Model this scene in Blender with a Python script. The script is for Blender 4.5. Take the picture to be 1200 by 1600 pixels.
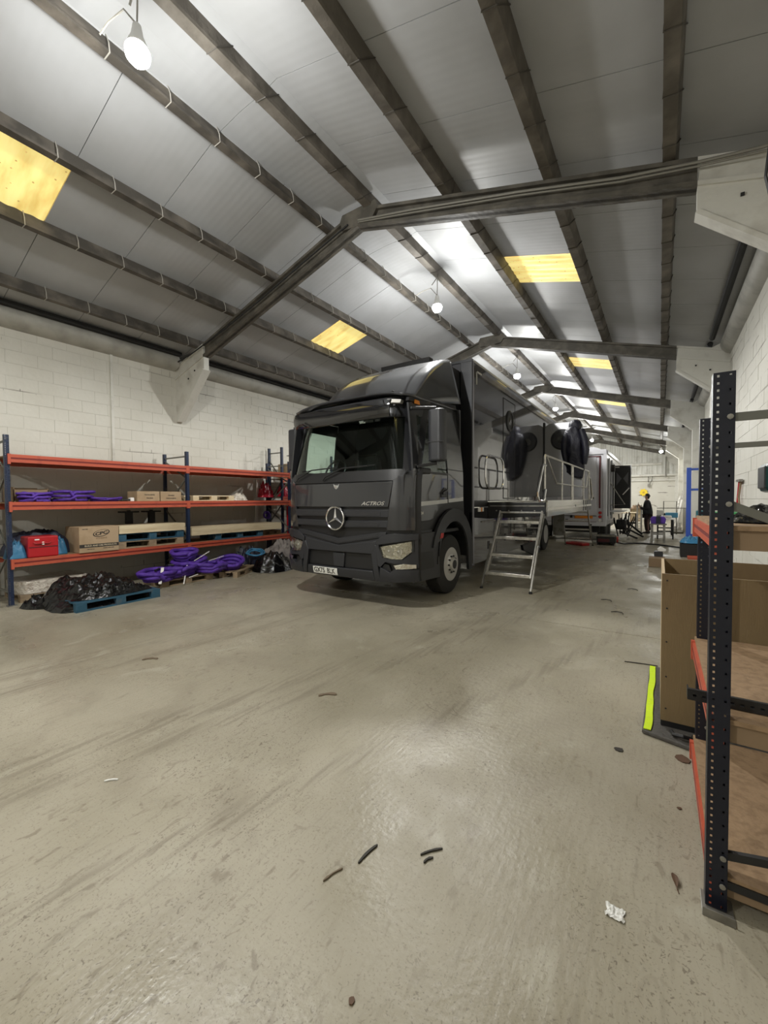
import bpy, bmesh, math, random
from mathutils import Vector, Matrix, noise
for o in list(bpy.data.objects): bpy.data.objects.remove(o)
rnd = random.Random(11)
SC = bpy.context.scene; COL = SC.collection
PI = math.pi
# ------------------------------------------------ camera, world, exposure
def make_camera():
    cd = bpy.data.cameras.new('camera'); co = bpy.data.objects.new('camera', cd); COL.objects.link(co)
    yaw, pitch, roll = math.radians(34.0), math.radians(1.6612), math.radians(-0.4396)
    fwd = Vector((-math.sin(yaw), math.cos(yaw), 0)); r = Vector((math.cos(yaw), math.sin(yaw), 0)); z = Vector((0, 0, 1))
    F = fwd*math.cos(pitch) - z*math.sin(pitch); U = z*math.cos(pitch) + fwd*math.sin(pitch)
    R = r*math.cos(roll) + U*math.sin(roll); U2 = -r*math.sin(roll) + U*math.cos(roll)
    m = Matrix(((R.x, U2.x, -F.x, 0), (R.y, U2.y, -F.y, 0), (R.z, U2.z, -F.z, 1.6), (0, 0, 0, 1)))
    co.matrix_world = m
    cd.sensor_fit = 'VERTICAL'; cd.sensor_height = 24; cd.sensor_width = 18; cd.lens = 638.56*24/1600
    cd.clip_start = 0.03; cd.clip_end = 200
    SC.camera = co
make_camera()
W = bpy.data.worlds.new('world'); SC.world = W; W.use_nodes = True
W.node_tree.nodes['Background'].inputs[0].default_value = (0.75, 0.8, 0.9, 1)
W.node_tree.nodes['Background'].inputs[1].default_value = 0.15
SC.view_settings.view_transform = 'Standard'; SC.view_settings.look = 'None'
SC.view_settings.gamma = 1; SC.view_settings.use_curve_mapping = False
SC.view_settings.exposure = 1.08
LAMP_W = 300.0
LAMP_COL = (1.0, 0.99, 0.95)
# ------------------------------------------------ helpers
ORG = {}
class MB:
    def __init__(s): s.v = []; s.f = []
    def add(s, vs, fs):
        n = len(s.v); s.v += [tuple(p) for p in vs]; s.f += [tuple(i+n for i in q) for q in fs]; return s
    def box(s, x0, x1, y0, y1, z0, z1):
        return s.add([(x0,y0,z0),(x1,y0,z0),(x1,y1,z0),(x0,y1,z0),(x0,y0,z1),(x1,y0,z1),(x1,y1,z1),(x0,y1,z1)],
                     [(0,3,2,1),(4,5,6,7),(0,1,5,4),(1,2,6,5),(2,3,7,6),(3,0,4,7)])
    def obox(s, c, sz, M):
        h = [Vector((a*sz[0]/2, b*sz[1]/2, d*sz[2]/2)) for d in (-1,1) for a, b in ((-1,-1),(1,-1),(1,1),(-1,1))]
        return s.add([Vector(c)+M@p for p in h], [(0,3,2,1),(4,5,6,7),(0,1,5,4),(1,2,6,5),(2,3,7,6),(3,0,4,7)])
    def bar(s, p, q, w, h, up=(0,0,1)):
        p, q = Vector(p), Vector(q); d = (q-p).normalized(); up = Vector(up)
        if abs(d.dot(up)) > .99: up = Vector((0,1,0))
        a = d.cross(up).normalized(); b = a.cross(d)
        v = [e + a*i*w/2 + b*j*h/2 for e in (p, q) for i, j in ((-1,-1),(1,-1),(1,1),(-1,1))]
        return s.add(v, [(0,3,2,1),(4,5,6,7),(0,1,5,4),(1,2,6,5),(2,3,7,6),(3,0,4,7)])
    def tube(s, pts, r, n=8, closed=False):
        pts = [Vector(p) for p in pts]; N = len(pts); rr = r if isinstance(r, (list, tuple)) else [r]*N
        prev = None; rings = []
        for i, p in enumerate(pts):
            a = pts[(i-1) % N] if (closed or i > 0) else p; b = pts[(i+1) % N] if (closed or i < N-1) else p
            t = (b-a); t = t.normalized() if t.length > 1e-9 else Vector((0,0,1))
            if prev is None:
                u = t.cross(Vector((0,0,1)))
                if u.length < .05: u = t.cross(Vector((1,0,0)))
            else: u = prev - t*prev.dot(t)
            u.normalize(); prev = u; w = t.cross(u)
            rings.append([p + (u*math.cos(2*PI*k/n) + w*math.sin(2*PI*k/n))*rr[i] for k in range(n)])
        vs = [v for g in rings for v in g]; fs = []
        for i in range(N if closed else N-1):
            j = (i+1) % N
            for k in range(n): fs.append((i*n+k, i*n+(k+1) % n, j*n+(k+1) % n, j*n+k))
        if not closed: fs.append(tuple(range(n))[::-1]); fs.append(tuple((N-1)*n+k for k in range(n)))
        return s.add(vs, fs)
    def lathe(s, prof, c, axis='x', n=24, caps=True):
        c = Vector(c); vs = []; fs = []; m = len(prof)
        ax = {'x': (Vector((1,0,0)), Vector((0,1,0)), Vector((0,0,1))), 'y': (Vector((0,1,0)), Vector((0,0,1)), Vector((1,0,0))), 'z': (Vector((0,0,1)), Vector((1,0,0)), Vector((0,1,0)))}[axis]
        for k in range(n):
            a = 2*PI*k/n
            for r, h in prof: vs.append(c + ax[0]*h + (ax[1]*math.cos(a)+ax[2]*math.sin(a))*r)
        for k in range(n):
            j = (k+1) % n
            for i in range(m-1): fs.append((k*m+i, j*m+i, j*m+i+1, k*m+i+1))
        if not caps: return s.add(vs, fs)
        if prof[0][0] > 1e-6: fs.append(tuple(k*m for k in range(n))[::-1])
        if prof[-1][0] > 1e-6: fs.append(tuple(k*m+m-1 for k in range(n)))
        return s.add(vs, fs)
    def prism(s, poly, axis, a, b):
        n = len(poly)
        def P(u, v, w): return {'x': (w,u,v), 'y': (u,w,v), 'z': (u,v,w)}[axis]
        return s.add([P(u,v,a) for u, v in poly] + [P(u,v,b) for u, v in poly],
                     [tuple(range(n))[::-1], tuple(range(n, 2*n))] + [(i, (i+1) % n, n+(i+1) % n, n+i) for i in range(n)])
    def grid(s, fn, nu, nv, closeu=False):
        vs = [fn(i/nu, j/nv) for i in range(nu+(0 if closeu else 1)) for j in range(nv+1)]
        fs = []; m = nv+1; N = nu if closeu else nu+1
        for i in range(nu):
            for j in range(nv):
                k = (i+1) % N; fs.append((i*m+j, k*m+j, k*m+j+1, i*m+j+1))
        return s.add(vs, fs)
    def mesh(s, name, m, off, smooth):
        me = bpy.data.meshes.new(name); o = Vector(off)
        me.from_pydata([(v[0]-o.x, v[1]-o.y, v[2]-o.z) for v in s.v], [], s.f)
        bm = bmesh.new(); bm.from_mesh(me); bmesh.ops.recalc_face_normals(bm, faces=bm.faces); bm.to_mesh(me); bm.free()
        if m: me.materials.append(m)
        if smooth:
            me.shade_smooth()
            me.set_sharp_from_angle(angle=math.radians(smooth if smooth > 1 else 38))
        return me
    def build(s, name, m, parent=None, smooth=0, bevel=0, base=None, solid=0, sub=0):
        if parent is not None: off = ORG[parent.name]
        elif base is not None: off = Vector(base)
        else:
            xs = [v[0] for v in s.v]; ys = [v[1] for v in s.v]; zs = [v[2] for v in s.v]
            off = Vector(((min(xs)+max(xs))/2, (min(ys)+max(ys))/2, min(zs)))
        me = s.mesh(name, m, off, smooth)
        return link(name, me, parent, off, bevel, solid, sub)
def link(name, me, parent, off, bevel=0, solid=0, sub=0):
    o = bpy.data.objects.new(name, me); COL.objects.link(o)
    if parent is not None: o.parent = parent; ORG[o.name] = Vector(off)
    else: o.location = off; ORG[o.name] = Vector(off)
    if solid: q = o.modifiers.new('solid', 'SOLIDIFY'); q.thickness = solid; q.offset = 0
    if sub: q = o.modifiers.new('sub', 'SUBSURF'); q.levels = sub; q.render_levels = sub
    if bevel:
        q = o.modifiers.new('bevel', 'BEVEL'); q.width = bevel; q.segments = 2; q.limit_method = 'ANGLE'
    return o
def root(name, label, cat, loc=(0,0,0), group=None):
    o = bpy.data.objects.new(name, None); COL.objects.link(o); o.location = loc; o.empty_display_size = .2
    ORG[o.name] = Vector(loc); return tag(o, label, cat, group)
def tag(o, label=None, cat=None, group=None, kind=None):
    if label: o['label'] = label
    if cat: o['category'] = cat
    if group: o['group'] = group
    if kind: o['kind'] = kind
    return o
def kids(o): return [c for c in o.children]
def copy_tree(o, loc=None, rz=None, parent=None):
    c = o.copy(); COL.objects.link(c); c.parent = parent
    ORG[c.name] = Vector(ORG[o.name])
    if loc is not None: c.location = loc
    if rz is not None: c.rotation_euler = (0, 0, rz)
    for ch in kids(o): copy_tree(ch, None, None, c)
    return c
def text_mb(txt, size, ext=.002, shear=0, bold=0, sx=1):
    cu = bpy.data.curves.new('t', 'FONT'); cu.body = txt; cu.size = size; cu.extrude = ext; cu.shear = shear; cu.offset = bold
    cu.align_x = 'CENTER'; cu.align_y = 'CENTER'; cu.resolution_u = 3
    ob = bpy.data.objects.new('t', cu); COL.objects.link(ob)
    me = bpy.data.meshes.new_from_object(ob.evaluated_get(bpy.context.evaluated_depsgraph_get()))
    r = ([(v.co.x*sx, v.co.y, v.co.z) for v in me.vertices], [tuple(p.vertices) for p in me.polygons])
    bpy.data.objects.remove(ob); bpy.data.meshes.remove(me); return r
def put_text(name, txt, size, fn, m, parent, **k):
    vs, fs = text_mb(txt, size, **k); b = MB(); b.add([fn(x, y, z) for x, y, z in vs], fs)
    return b.build(name, m, parent)
def arc(cx, cy, r, a0, a1, n):
    return [(cx+r*math.cos(math.radians(a0+(a1-a0)*i/n)), cy+r*math.sin(math.radians(a0+(a1-a0)*i/n))) for i in range(n+1)]
def patch(poly, fm, off=0, th=.02, step=.1, vstep=None):
    """planar outline cut on a grid, mapped on a curved surface and given thickness"""
    bm = bmesh.new(); vs = [bm.verts.new((u, v, 0)) for u, v in poly]; bm.faces.new(vs)
    us = [p[0] for p in poly]; ws = [p[1] for p in poly]
    for ax, lo, hi, st in ((0, min(us), max(us), step), (1, min(ws), max(ws), vstep or step)):
        n = int((hi-lo)/st)
        for i in range(1, n+1):
            c = lo+(hi-lo)*i/(n+1); no = (1,0,0) if ax == 0 else (0,1,0); co = (c,0,0) if ax == 0 else (0,c,0)
            bmesh.ops.bisect_plane(bm, geom=bm.verts[:]+bm.edges[:]+bm.faces[:], plane_co=co, plane_no=no, dist=1e-5)
    bm.verts.index_update(); n = len(bm.verts)
    top = [fm(v.co.x, v.co.y, off) for v in bm.verts]; bot = [fm(v.co.x, v.co.y, off-th) for v in bm.verts]
    fs = [tuple(v.index for v in f.verts) for f in bm.faces]; fs += [tuple(i+n for i in q[::-1]) for q in fs]
    for e in bm.edges:
        if len(e.link_faces) == 1: a, b = e.verts[0].index, e.verts[1].index; fs.append((a, b, b+n, a+n))
    bm.free(); r = MB(); r.add(top+bot, fs); return r
# ------------------------------------------------ materials
MATS = {}
def nd(nt, t, **k):
    n = nt.nodes.new(t)
    for a, b in k.items(): setattr(n, a, b)
    return n
def mat(name, col, rough=.5, metal=0, var=None, bump=None, coat=0, spec=.5, emit=None, rvar=0, world=False, crough=.03):
    """var=(colour2, scale, low, high[, stretch xyz]) noise-mixed wear; bump=(scale, strength[, stretch])"""
    m = bpy.data.materials.new(name); m.use_nodes = True; nt = m.node_tree; b = nt.nodes['Principled BSDF']
    b.inputs['Base Color'].default_value = (*col, 1); b.inputs['Roughness'].default_value = rough
    b.inputs['Metallic'].default_value = metal; b.inputs['Coat Weight'].default_value = coat; b.inputs['Coat Roughness'].default_value = crough
    b.inputs['Specular IOR Level'].default_value = spec
    if emit: b.inputs['Emission Color'].default_value = (*emit[0], 1); b.inputs['Emission Strength'].default_value = emit[1]
    L = nt.links.new
    src = None
    if var or bump or rvar:
        src = nd(nt, 'ShaderNodeNewGeometry').outputs['Position'] if world else nd(nt, 'ShaderNodeTexCoord').outputs['Object']
    def nz(scale, stretch=None, det=4):
        n = nd(nt, 'ShaderNodeTexNoise'); n.inputs['Scale'].default_value = scale; n.inputs['Detail'].default_value = det
        if stretch:
            mp = nd(nt, 'ShaderNodeMapping'); mp.inputs['Scale'].default_value = stretch; L(src, mp.inputs[0]); L(mp.outputs[0], n.inputs['Vector'])
        else: L(src, n.inputs['Vector'])
        return n.outputs['Fac']
    if var:
        n = nz(var[1], var[4] if len(var) > 4 else None)
        mr = nd(nt, 'ShaderNodeMapRange'); mr.inputs[1].default_value = var[2]; mr.inputs[2].default_value = var[3]; L(n, mr.inputs[0])
        mx = nd(nt, 'ShaderNodeMix', data_type='RGBA'); mx.inputs[6].default_value = (*col, 1); mx.inputs[7].default_value = (*var[0], 1)
        L(mr.outputs[0], mx.inputs[0]); L(mx.outputs[2], b.inputs['Base Color'])
        if rvar:
            m2 = nd(nt, 'ShaderNodeMapRange'); m2.inputs[3].default_value = rough; m2.inputs[4].default_value = rough+rvar
            L(mr.outputs[0], m2.inputs[0]); L(m2.outputs[0], b.inputs['Roughness'])
    if bump:
        n = nz(bump[0], bump[2] if len(bump) > 2 else None); bp = nd(nt, 'ShaderNodeBump'); bp.inputs['Strength'].default_value = bump[1]
        bp.inputs['Distance'].default_value = .02; L(n, bp.inputs['Height']); L(bp.outputs[0], b.inputs['Normal'])
    MATS[name] = m; return m
def glass_mat(name, tint, rough=.0, refl=1.0):
    m = bpy.data.materials.new(name); m.use_nodes = True; nt = m.node_tree; nt.nodes.remove(nt.nodes['Principled BSDF'])
    out = nt.nodes['Material Output']; t = nd(nt, 'ShaderNodeBsdfTransparent'); t.inputs[0].default_value = (*tint, 1)
    g = nd(nt, 'ShaderNodeBsdfGlossy'); g.inputs['Roughness'].default_value = rough; g.inputs[0].default_value = (refl, refl, refl, 1)
    f = nd(nt, 'ShaderNodeFresnel'); mx = nd(nt, 'ShaderNodeMixShader'); ge = nd(nt, 'ShaderNodeNewGeometry'); io = nd(nt, 'ShaderNodeMapRange'); io.inputs[3].default_value = 1.42; io.inputs[4].default_value = 1/1.42; nt.links.new(ge.outputs['Backfacing'], io.inputs[0]); nt.links.new(io.outputs[0], f.inputs[0])
    L = nt.links.new; L(f.outputs[0], mx.inputs[0]); L(t.outputs[0], mx.inputs[1]); L(g.outputs[0], mx.inputs[2]); L(mx.outputs[0], out.inputs[0])
    return m
def floor_mat():
    m = mat('floor_concrete', (.40, .38, .31), .5); nt = m.node_tree; b = nt.nodes['Principled BSDF']; L = nt.links.new
    P = nd(nt, 'ShaderNodeNewGeometry').outputs['Position']
    sx = nd(nt, 'ShaderNodeSeparateXYZ'); L(P, sx.inputs[0])
    def M(op, a, c=None, d=None, clamp=False):
        n = nd(nt, 'ShaderNodeMath', operation=op, use_clamp=clamp)
        for i, q in enumerate((a, c, d)):
            if q is None: continue
            if isinstance(q, (int, float)): n.inputs[i].default_value = q
            else: L(q, n.inputs[i])
        return n.outputs[0]
    def N(scale, stretch=(1,1,1), rot=0, det=5, dist=0):
        mp = nd(nt, 'ShaderNodeMapping'); mp.inputs['Scale'].default_value = stretch; mp.inputs['Rotation'].default_value = (0,0,rot); L(P, mp.inputs[0])
        n = nd(nt, 'ShaderNodeTexNoise'); n.inputs['Scale'].default_value = scale; n.inputs['Detail'].default_value = det; n.inputs['Distortion'].default_value = dist
        L(mp.outputs[0], n.inputs[0]); return n.outputs['Fac']
    def ramp(f, a, c): 
        n = nd(nt, 'ShaderNodeMapRange', interpolation_type='SMOOTHSTEP'); n.inputs[1].default_value = a; n.inputs[2].default_value = c; L(f, n.inputs[0]); return n.outputs[0]
    def mix(c0, col, f):
        n = nd(nt, 'ShaderNodeMix', data_type='RGBA'); L(f, n.inputs[0]); L(c0, n.inputs[6]) if not isinstance(c0, tuple) else setattr(n.inputs[6], 'default_value', (*c0, 1))
        n.inputs[7].default_value = (*col, 1); return n.outputs[2]
    big = N(.45, det=3); c = mix((.285, .257, .19), (.385, .352, .275), ramp(big, .32, .68))
    c = mix(c, (.26, .23, .175), M('MULTIPLY', ramp(N(1.3, det=6, dist=.6), .52, .72), .6))
    c = mix(c, (.46, .44, .36), M('MULTIPLY', ramp(N(2.2, det=7, dist=1.2), .56, .8), .5))
    gr = N(9, (4, .5, 1), .2, 6); c = mix(c, (.25, .225, .17), M('MULTIPLY', ramp(gr, .52, .8), .6))
    md = N(13, (1.5, .7, 1), .4, 6, 1); c = mix(c, (.17, .14, .10), M('MULTIPLY', ramp(md, .58, .70), M('MULTIPLY', ramp(N(.7), .38, .6), .55)))
    sp = N(30, (1.3, 1, 1), .3, 4, 2.5); c = mix(c, (.15, .125, .09), M('MULTIPLY', ramp(sp, .60, .66), M('MULTIPLY', ramp(N(1.1), .38, .58), .8)))
    sp2 = N(90, det=2); c = mix(c, (.2, .175, .13), M('MULTIPLY', ramp(sp2, .60, .68), .6))
    # tyre tracks running towards the truck
    st = N(3, (7, .35, 1), -.2, 5)
    for a, k, w in ((-5.17, .16, .12), (-4.75, .17, .10), (-3.4, .28, .10), (-3.13, .29, .08), (-2.2, .33, .07)):
        d = M('ABSOLUTE', M('SUBTRACT', M('SUBTRACT', sx.outputs[0], M('MULTIPLY', sx.outputs[1], k*-1 if False else k)), a))
        f = M('MULTIPLY', M('SUBTRACT', 1, ramp(d, w*.5, w*1.6)), ramp(st, .42, .62))
        c = mix(c, (.20, .175, .13), M('MULTIPLY', f, .55))
    # scuff scratches
    vo = nd(nt, 'ShaderNodeTexVoronoi', feature='DISTANCE_TO_EDGE'); vo.inputs['Scale'].default_value = .55
    mp = nd(nt, 'ShaderNodeMapping'); wn = nd(nt, 'ShaderNodeTexNoise'); wn.inputs['Scale'].default_value = 2.5; wn.inputs['Detail'].default_value = 5; L(P, wn.inputs[0])
    va = nd(nt, 'ShaderNodeVectorMath', operation='SCALE'); L(wn.outputs['Color'], va.inputs[0]); va.inputs['Scale'].default_value = .35
    vb = nd(nt, 'ShaderNodeVectorMath', operation='ADD'); L(P, vb.inputs[0]); L(va.outputs[0], vb.inputs[1]); L(vb.outputs[0], vo.inputs[0])
    crack = M('MULTIPLY', M('SUBTRACT', 1, ramp(vo.outputs[0], .001, .004)), ramp(N(.9), .6, .66))
    c = mix(c, (.14, .12, .09), M('MULTIPLY', crack, .6))
    L(c, b.inputs['Base Color'])
    r = M('ADD', .25, M('MULTIPLY', ramp(N(1.7, det=6), .3, .7), .30)); L(r, b.inputs['Roughness'])
    bp = nd(nt, 'ShaderNodeBump'); bp.inputs['Strength'].default_value = .25; bp.inputs['Distance'].default_value = .01
    L(M('ADD', M('MULTIPLY', gr, .6), M('ADD', N(30, det=6), M('MULTIPLY', crack, -1))), bp.inputs['Height']); L(bp.outputs[0], b.inputs['Normal'])
    return m
def wall_mat():
    m = mat('painted_block', (.66, .65, .60), .62); nt = m.node_tree; b = nt.nodes['Principled BSDF']; L = nt.links.new
    P = nd(nt, 'ShaderNodeNewGeometry').outputs['Position']; sx = nd(nt, 'ShaderNodeSeparateXYZ'); L(P, sx.inputs[0])
    cb = nd(nt, 'ShaderNodeCombineXYZ'); L(sx.outputs[1], cb.inputs[0]); L(sx.outputs[2], cb.inputs[1])
    wn = nd(nt, 'ShaderNodeTexNoise'); wn.inputs['Scale'].default_value = 1.2; wn.inputs['Detail'].default_value = 4; L(P, wn.inputs[0])
    va = nd(nt, 'ShaderNodeVectorMath', operation='SCALE'); L(wn.outputs['Color'], va.inputs[0]); va.inputs['Scale'].default_value = .03
    vb = nd(nt, 'ShaderNodeVectorMath', operation='ADD'); L(cb.outputs[0], vb.inputs[0]); L(va.outputs[0], vb.inputs[1])
    br = nd(nt, 'ShaderNodeTexBrick'); L(vb.outputs[0], br.inputs[0]); br.inputs['Scale'].default_value = 1; br.inputs['Brick Width'].default_value = .45; br.inputs['Row Height'].default_value = .225
    br.inputs['Mortar Size'].default_value = .006; br.inputs['Mortar Smooth'].default_value = .1
    def ns(sc, lo, hi, det=4):
        n = nd(nt, 'ShaderNodeTexNoise'); n.inputs['Scale'].default_value = sc; n.inputs['Detail'].default_value = det; L(P, n.inputs[0])
        r = nd(nt, 'ShaderNodeMapRange'); r.inputs[1].default_value = lo; r.inputs[2].default_value = hi; L(n.outputs['Fac'], r.inputs[0]); return r.outputs[0]
    mu = nd(nt, 'ShaderNodeMath', operation='MULTIPLY'); L(br.outputs['Fac'], mu.inputs[0]); ms = nd(nt, 'ShaderNodeMapping'); ms.inputs['Scale'].default_value = (1, .3, 2.4); L(P, ms.inputs[0]); n9 = nd(nt, 'ShaderNodeTexNoise'); n9.inputs['Scale'].default_value = 1.3; n9.inputs['Detail'].default_value = 3; L(ms.outputs[0], n9.inputs[0]); r9 = nd(nt, 'ShaderNodeMapRange'); r9.inputs[1].default_value = .60; r9.inputs[2].default_value = .66; L(n9.outputs['Fac'], r9.inputs[0]); L(r9.outputs[0], mu.inputs[1])
    mx = nd(nt, 'ShaderNodeMix', data_type='RGBA'); L(ns(.8, .35, .75), mx.inputs[0]); mx.inputs[6].default_value = (.62, .605, .545, 1); mx.inputs[7].default_value = (.54, .52, .455, 1)
    m2 = nd(nt, 'ShaderNodeMix', data_type='RGBA'); L(mu.outputs[0], m2.inputs[0]); L(mx.outputs[2], m2.inputs[6]); m2.inputs[7].default_value = (.16, .14, .12, 1)
    m3 = nd(nt, 'ShaderNodeMix', data_type='RGBA'); L(ns(9, .73, .76), m3.inputs[0]); L(m2.outputs[2], m3.inputs[6]); m3.inputs[7].default_value = (.22, .19, .16, 1)
    L(m3.outputs[2], b.inputs['Base Color'])
    bp = nd(nt, 'ShaderNodeBump'); bp.inputs['Strength'].default_value = .3; bp.inputs['Distance'].default_value = .008; n = nd(nt, 'ShaderNodeTexNoise'); n.inputs['Scale'].default_value = 14; n.inputs['Detail'].default_value = 6; L(P, n.inputs[0])
    L(n.outputs['Fac'], bp.inputs['Height']); L(bp.outputs[0], b.inputs['Normal'])
    return m
def roof_mat():
    m = mat('roof_liner', (.52, .53, .54), .5, spec=.45); nt = m.node_tree; b = nt.nodes['Principled BSDF']; L = nt.links.new
    P = nd(nt, 'ShaderNodeNewGeometry').outputs['Position']
    w = nd(nt, 'ShaderNodeTexWave', bands_direction='Y'); w.inputs['Scale'].default_value = 3.2; w.inputs['Distortion'].default_value = .1; L(P, w.inputs[0])
    n = nd(nt, 'ShaderNodeTexNoise'); n.inputs['Scale'].default_value = .9; n.inputs['Detail'].default_value = 5; L(P, n.inputs[0])
    r = nd(nt, 'ShaderNodeMapRange'); r.inputs[1].default_value = .35; r.inputs[2].default_value = .7; L(n.outputs['Fac'], r.inputs[0])
    mx = nd(nt, 'ShaderNodeMix', data_type='RGBA'); L(r.outputs[0], mx.inputs[0]); mx.inputs[6].default_value = (.46, .47, .485, 1); mx.inputs[7].default_value = (.37, .375, .38, 1); L(mx.outputs[2], b.inputs['Base Color'])
    bp = nd(nt, 'ShaderNodeBump'); bp.inputs['Strength'].default_value = .07; bp.inputs['Distance'].default_value = .01; L(w.outputs['Fac'], bp.inputs['Height']); L(bp.outputs[0], b.inputs['Normal'])
    return m
def sky_mat():
    m = mat('rooflight_sheet', (.8, .66, .25), .5); nt = m.node_tree; b = nt.nodes['Principled BSDF']; L = nt.links.new
    P = nd(nt, 'ShaderNodeNewGeometry').outputs['Position']
    n = nd(nt, 'ShaderNodeTexNoise'); n.inputs['Scale'].default_value = 2.2; n.inputs['Detail'].default_value = 6
    mp = nd(nt, 'ShaderNodeMapping'); mp.inputs['Scale'].default_value = (.8, 3, 1); L(P, mp.inputs[0]); L(mp.outputs[0], n.inputs[0])
    r = nd(nt, 'ShaderNodeMapRange'); r.inputs[1].default_value = .35; r.inputs[2].default_value = .7; L(n.outputs['Fac'], r.inputs[0])
    mx = nd(nt, 'ShaderNodeMix', data_type='RGBA'); L(r.outputs[0], mx.inputs[0]); mx.inputs[6].default_value = (1, .84, .32, 1); mx.inputs[7].default_value = (.72, .52, .15, 1)
    v = nd(nt, 'ShaderNodeTexVoronoi'); v.inputs['Scale'].default_value = 9; L(P, v.inputs[0]); r2 = nd(nt, 'ShaderNodeMapRange'); r2.inputs[1].default_value = .14; r2.inputs[2].default_value = .07; L(v.outputs['Distance'], r2.inputs[0])
    m2 = nd(nt, 'ShaderNodeMix', data_type='RGBA'); L(r2.outputs[0], m2.inputs[0]); L(mx.outputs[2], m2.inputs[6]); m2.inputs[7].default_value = (.45, .33, .1, 1)
    L(m2.outputs[2], b.inputs['Base Color']); L(m2.outputs[2], b.inputs['Emission Color']); b.inputs['Emission Strength'].default_value = .36
    return m
m_floor = floor_mat(); m_wall = wall_mat(); m_roof = roof_mat(); m_sky = sky_mat()
m_white = mat('white_painted', (.62, .61, .56), .55, var=((.45, .43, .38), 3, .5, .75), bump=(20, .2), world=True)
m_rafter = mat('rafter_dirty_paint', (.080, .073, .060), .6, var=((.15, .135, .11), 4, .45, .7), bump=(15, .4), world=True)
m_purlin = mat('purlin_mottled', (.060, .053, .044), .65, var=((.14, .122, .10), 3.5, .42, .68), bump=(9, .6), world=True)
m_purlin_lit = mat('purlin_lit_copy', (.105, .093, .077), .65, var=((.19, .17, .145), 3.5, .42, .68), bump=(9, .6), world=True)  # paler copy of the purlin colour: light on right-slope undersides painted in
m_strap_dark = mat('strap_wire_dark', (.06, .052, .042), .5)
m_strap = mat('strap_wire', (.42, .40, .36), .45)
m_dark = mat('dark_gap', (.02, .02, .02), .8)
m_gutter = mat('gutter_boxing', (.42, .41, .37), .5, var=((.30, .29, .26), 3, .45, .7), world=True)
m_clad = mat('corrugated_white', (.60, .60, .56), .45, var=((.45, .44, .4), 2, .5, .7), world=True)
m_conduit = mat('conduit_grey', (.22, .21, .18), .45)
m_black = mat('black_plastic', (.012, .012, .013), .45)
m_rubber = mat('tyre_rubber', (.018, .017, .016), .8, bump=(30, .2))
m_paint = mat('graphite_paint', (.030, .031, .035), .32, .3, coat=1, crough=.04)
m_side = mat('graphite_gloss_panel', (.075, .075, .086), .08, .65, coat=1, crough=.012)
m_trim = mat('grey_trim_plastic', (.026, .027, .031), .42)
m_grille = mat('grille_mesh', (.022, .022, .024), .5, bump=(160, .6))
m_chrome = mat('chrome', (.85, .85, .86), .12, 1)
m_alu = mat('brushed_aluminium', (.62, .60, .55), .32, .9, var=((.42, .40, .36), 18, .45, .7))
m_silver = mat('silver_stripe', (.55, .55, .54), .35, .3)
m_rimm = mat('rim_silver', (.55, .54, .52), .4, .5)
m_lampglass = glass_mat('lamp_lens_glass', (.9, .9, .88), .02)
m_ws = glass_mat('tinted_windscreen', (.88, .95, .92), .01, .8)
m_cabin = mat('cab_interior', (.03, .03, .032), .7)
m_refl = mat('lamp_reflector', (.8, .78, .72), .12, 1, bump=(22, 1.0))
m_amber = mat('amber_lens', (.75, .25, .03), .25)
m_redlens = mat('red_lens', (.45, .02, .02), .25)
m_plate = mat('plate_white', (.78, .78, .74), .4)
m_orange = mat('orange_beam_paint', (.46, .088, .045), .5, var=((.33, .06, .035), 7, .55, .75)); m_groove = mat('beam_groove_red', (.16, .014, .010), .6)
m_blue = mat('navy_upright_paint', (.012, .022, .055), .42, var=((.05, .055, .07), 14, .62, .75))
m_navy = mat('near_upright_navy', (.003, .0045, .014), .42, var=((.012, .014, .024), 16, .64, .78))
m_galv = mat('galvanised_steel', (.30, .29, .26), .45, .6, var=((.16, .15, .13), 8, .45, .7))
m_greybrace = mat('brace_grey', (.16, .16, .14), .45, .4)
m_chip = mat('chipboard', (.31, .205, .115), .7, var=((.24, .155, .085), 25, .45, .65), bump=(60, .2))
m_ply = mat('plywood', (.215, .150, .072), .6, var=((.155, .10, .046), 2.5, .42, .7, (1, 1, .25)), bump=(40, .15, (6, 6, .6)))
m_plyin = mat('plywood_edge', (.52, .40, .25), .65)
m_board = mat('pale_board', (.68, .57, .38), .6, var=((.55, .43, .26), 9, .5, .72, (1, .15, 1)))
m_card = mat('cardboard', (.40, .29, .18), .75, var=((.34, .24, .14), 5, .45, .65))
m_cardd = mat('cardboard_dark', (.25, .17, .10), .75)
m_ink = mat('printing_ink', (.03, .025, .02), .6)
m_paleink = mat('pale_print', (.45, .38, .26), .6)
m_wood = mat('pallet_wood', (.36, .27, .17), .75, var=((.22, .16, .10), 6, .42, .7, (1, .3, 1)), bump=(30, .4))
m_bluew = mat('blue_pallet_paint', (.024, .090, .145), .65, var=((.10, .12, .13), 8, .55, .75), bump=(30, .4))
m_darkw = mat('dark_blue_pallet', (.012, .03, .055), .65, bump=(30, .4))
m_purple = mat('purple_webbing', (.10, .035, .36), .55, var=((.05, .015, .2), 12, .45, .7), bump=(60, .5))
m_film = mat('black_film', (.003, .003, .0035), .13, bump=(17, .9), spec=.6)
m_clear = mat('clear_wrap', (.66, .60, .52), .12, var=((.34, .28, .22), 12, .5, .7), bump=(40, 1.0), spec=1, coat=1)
m_red = mat('red_plastic', (.42, .012, .018), .32)
m_redbag = mat('red_glossy_bag', (.42, .012, .03), .2, bump=(14, 1.0))
m_label = mat('white_label', (.8, .78, .74), .5)
m_bluebag = mat('blue_bag', (.03, .16, .30), .45, bump=(9, .8))
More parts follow.
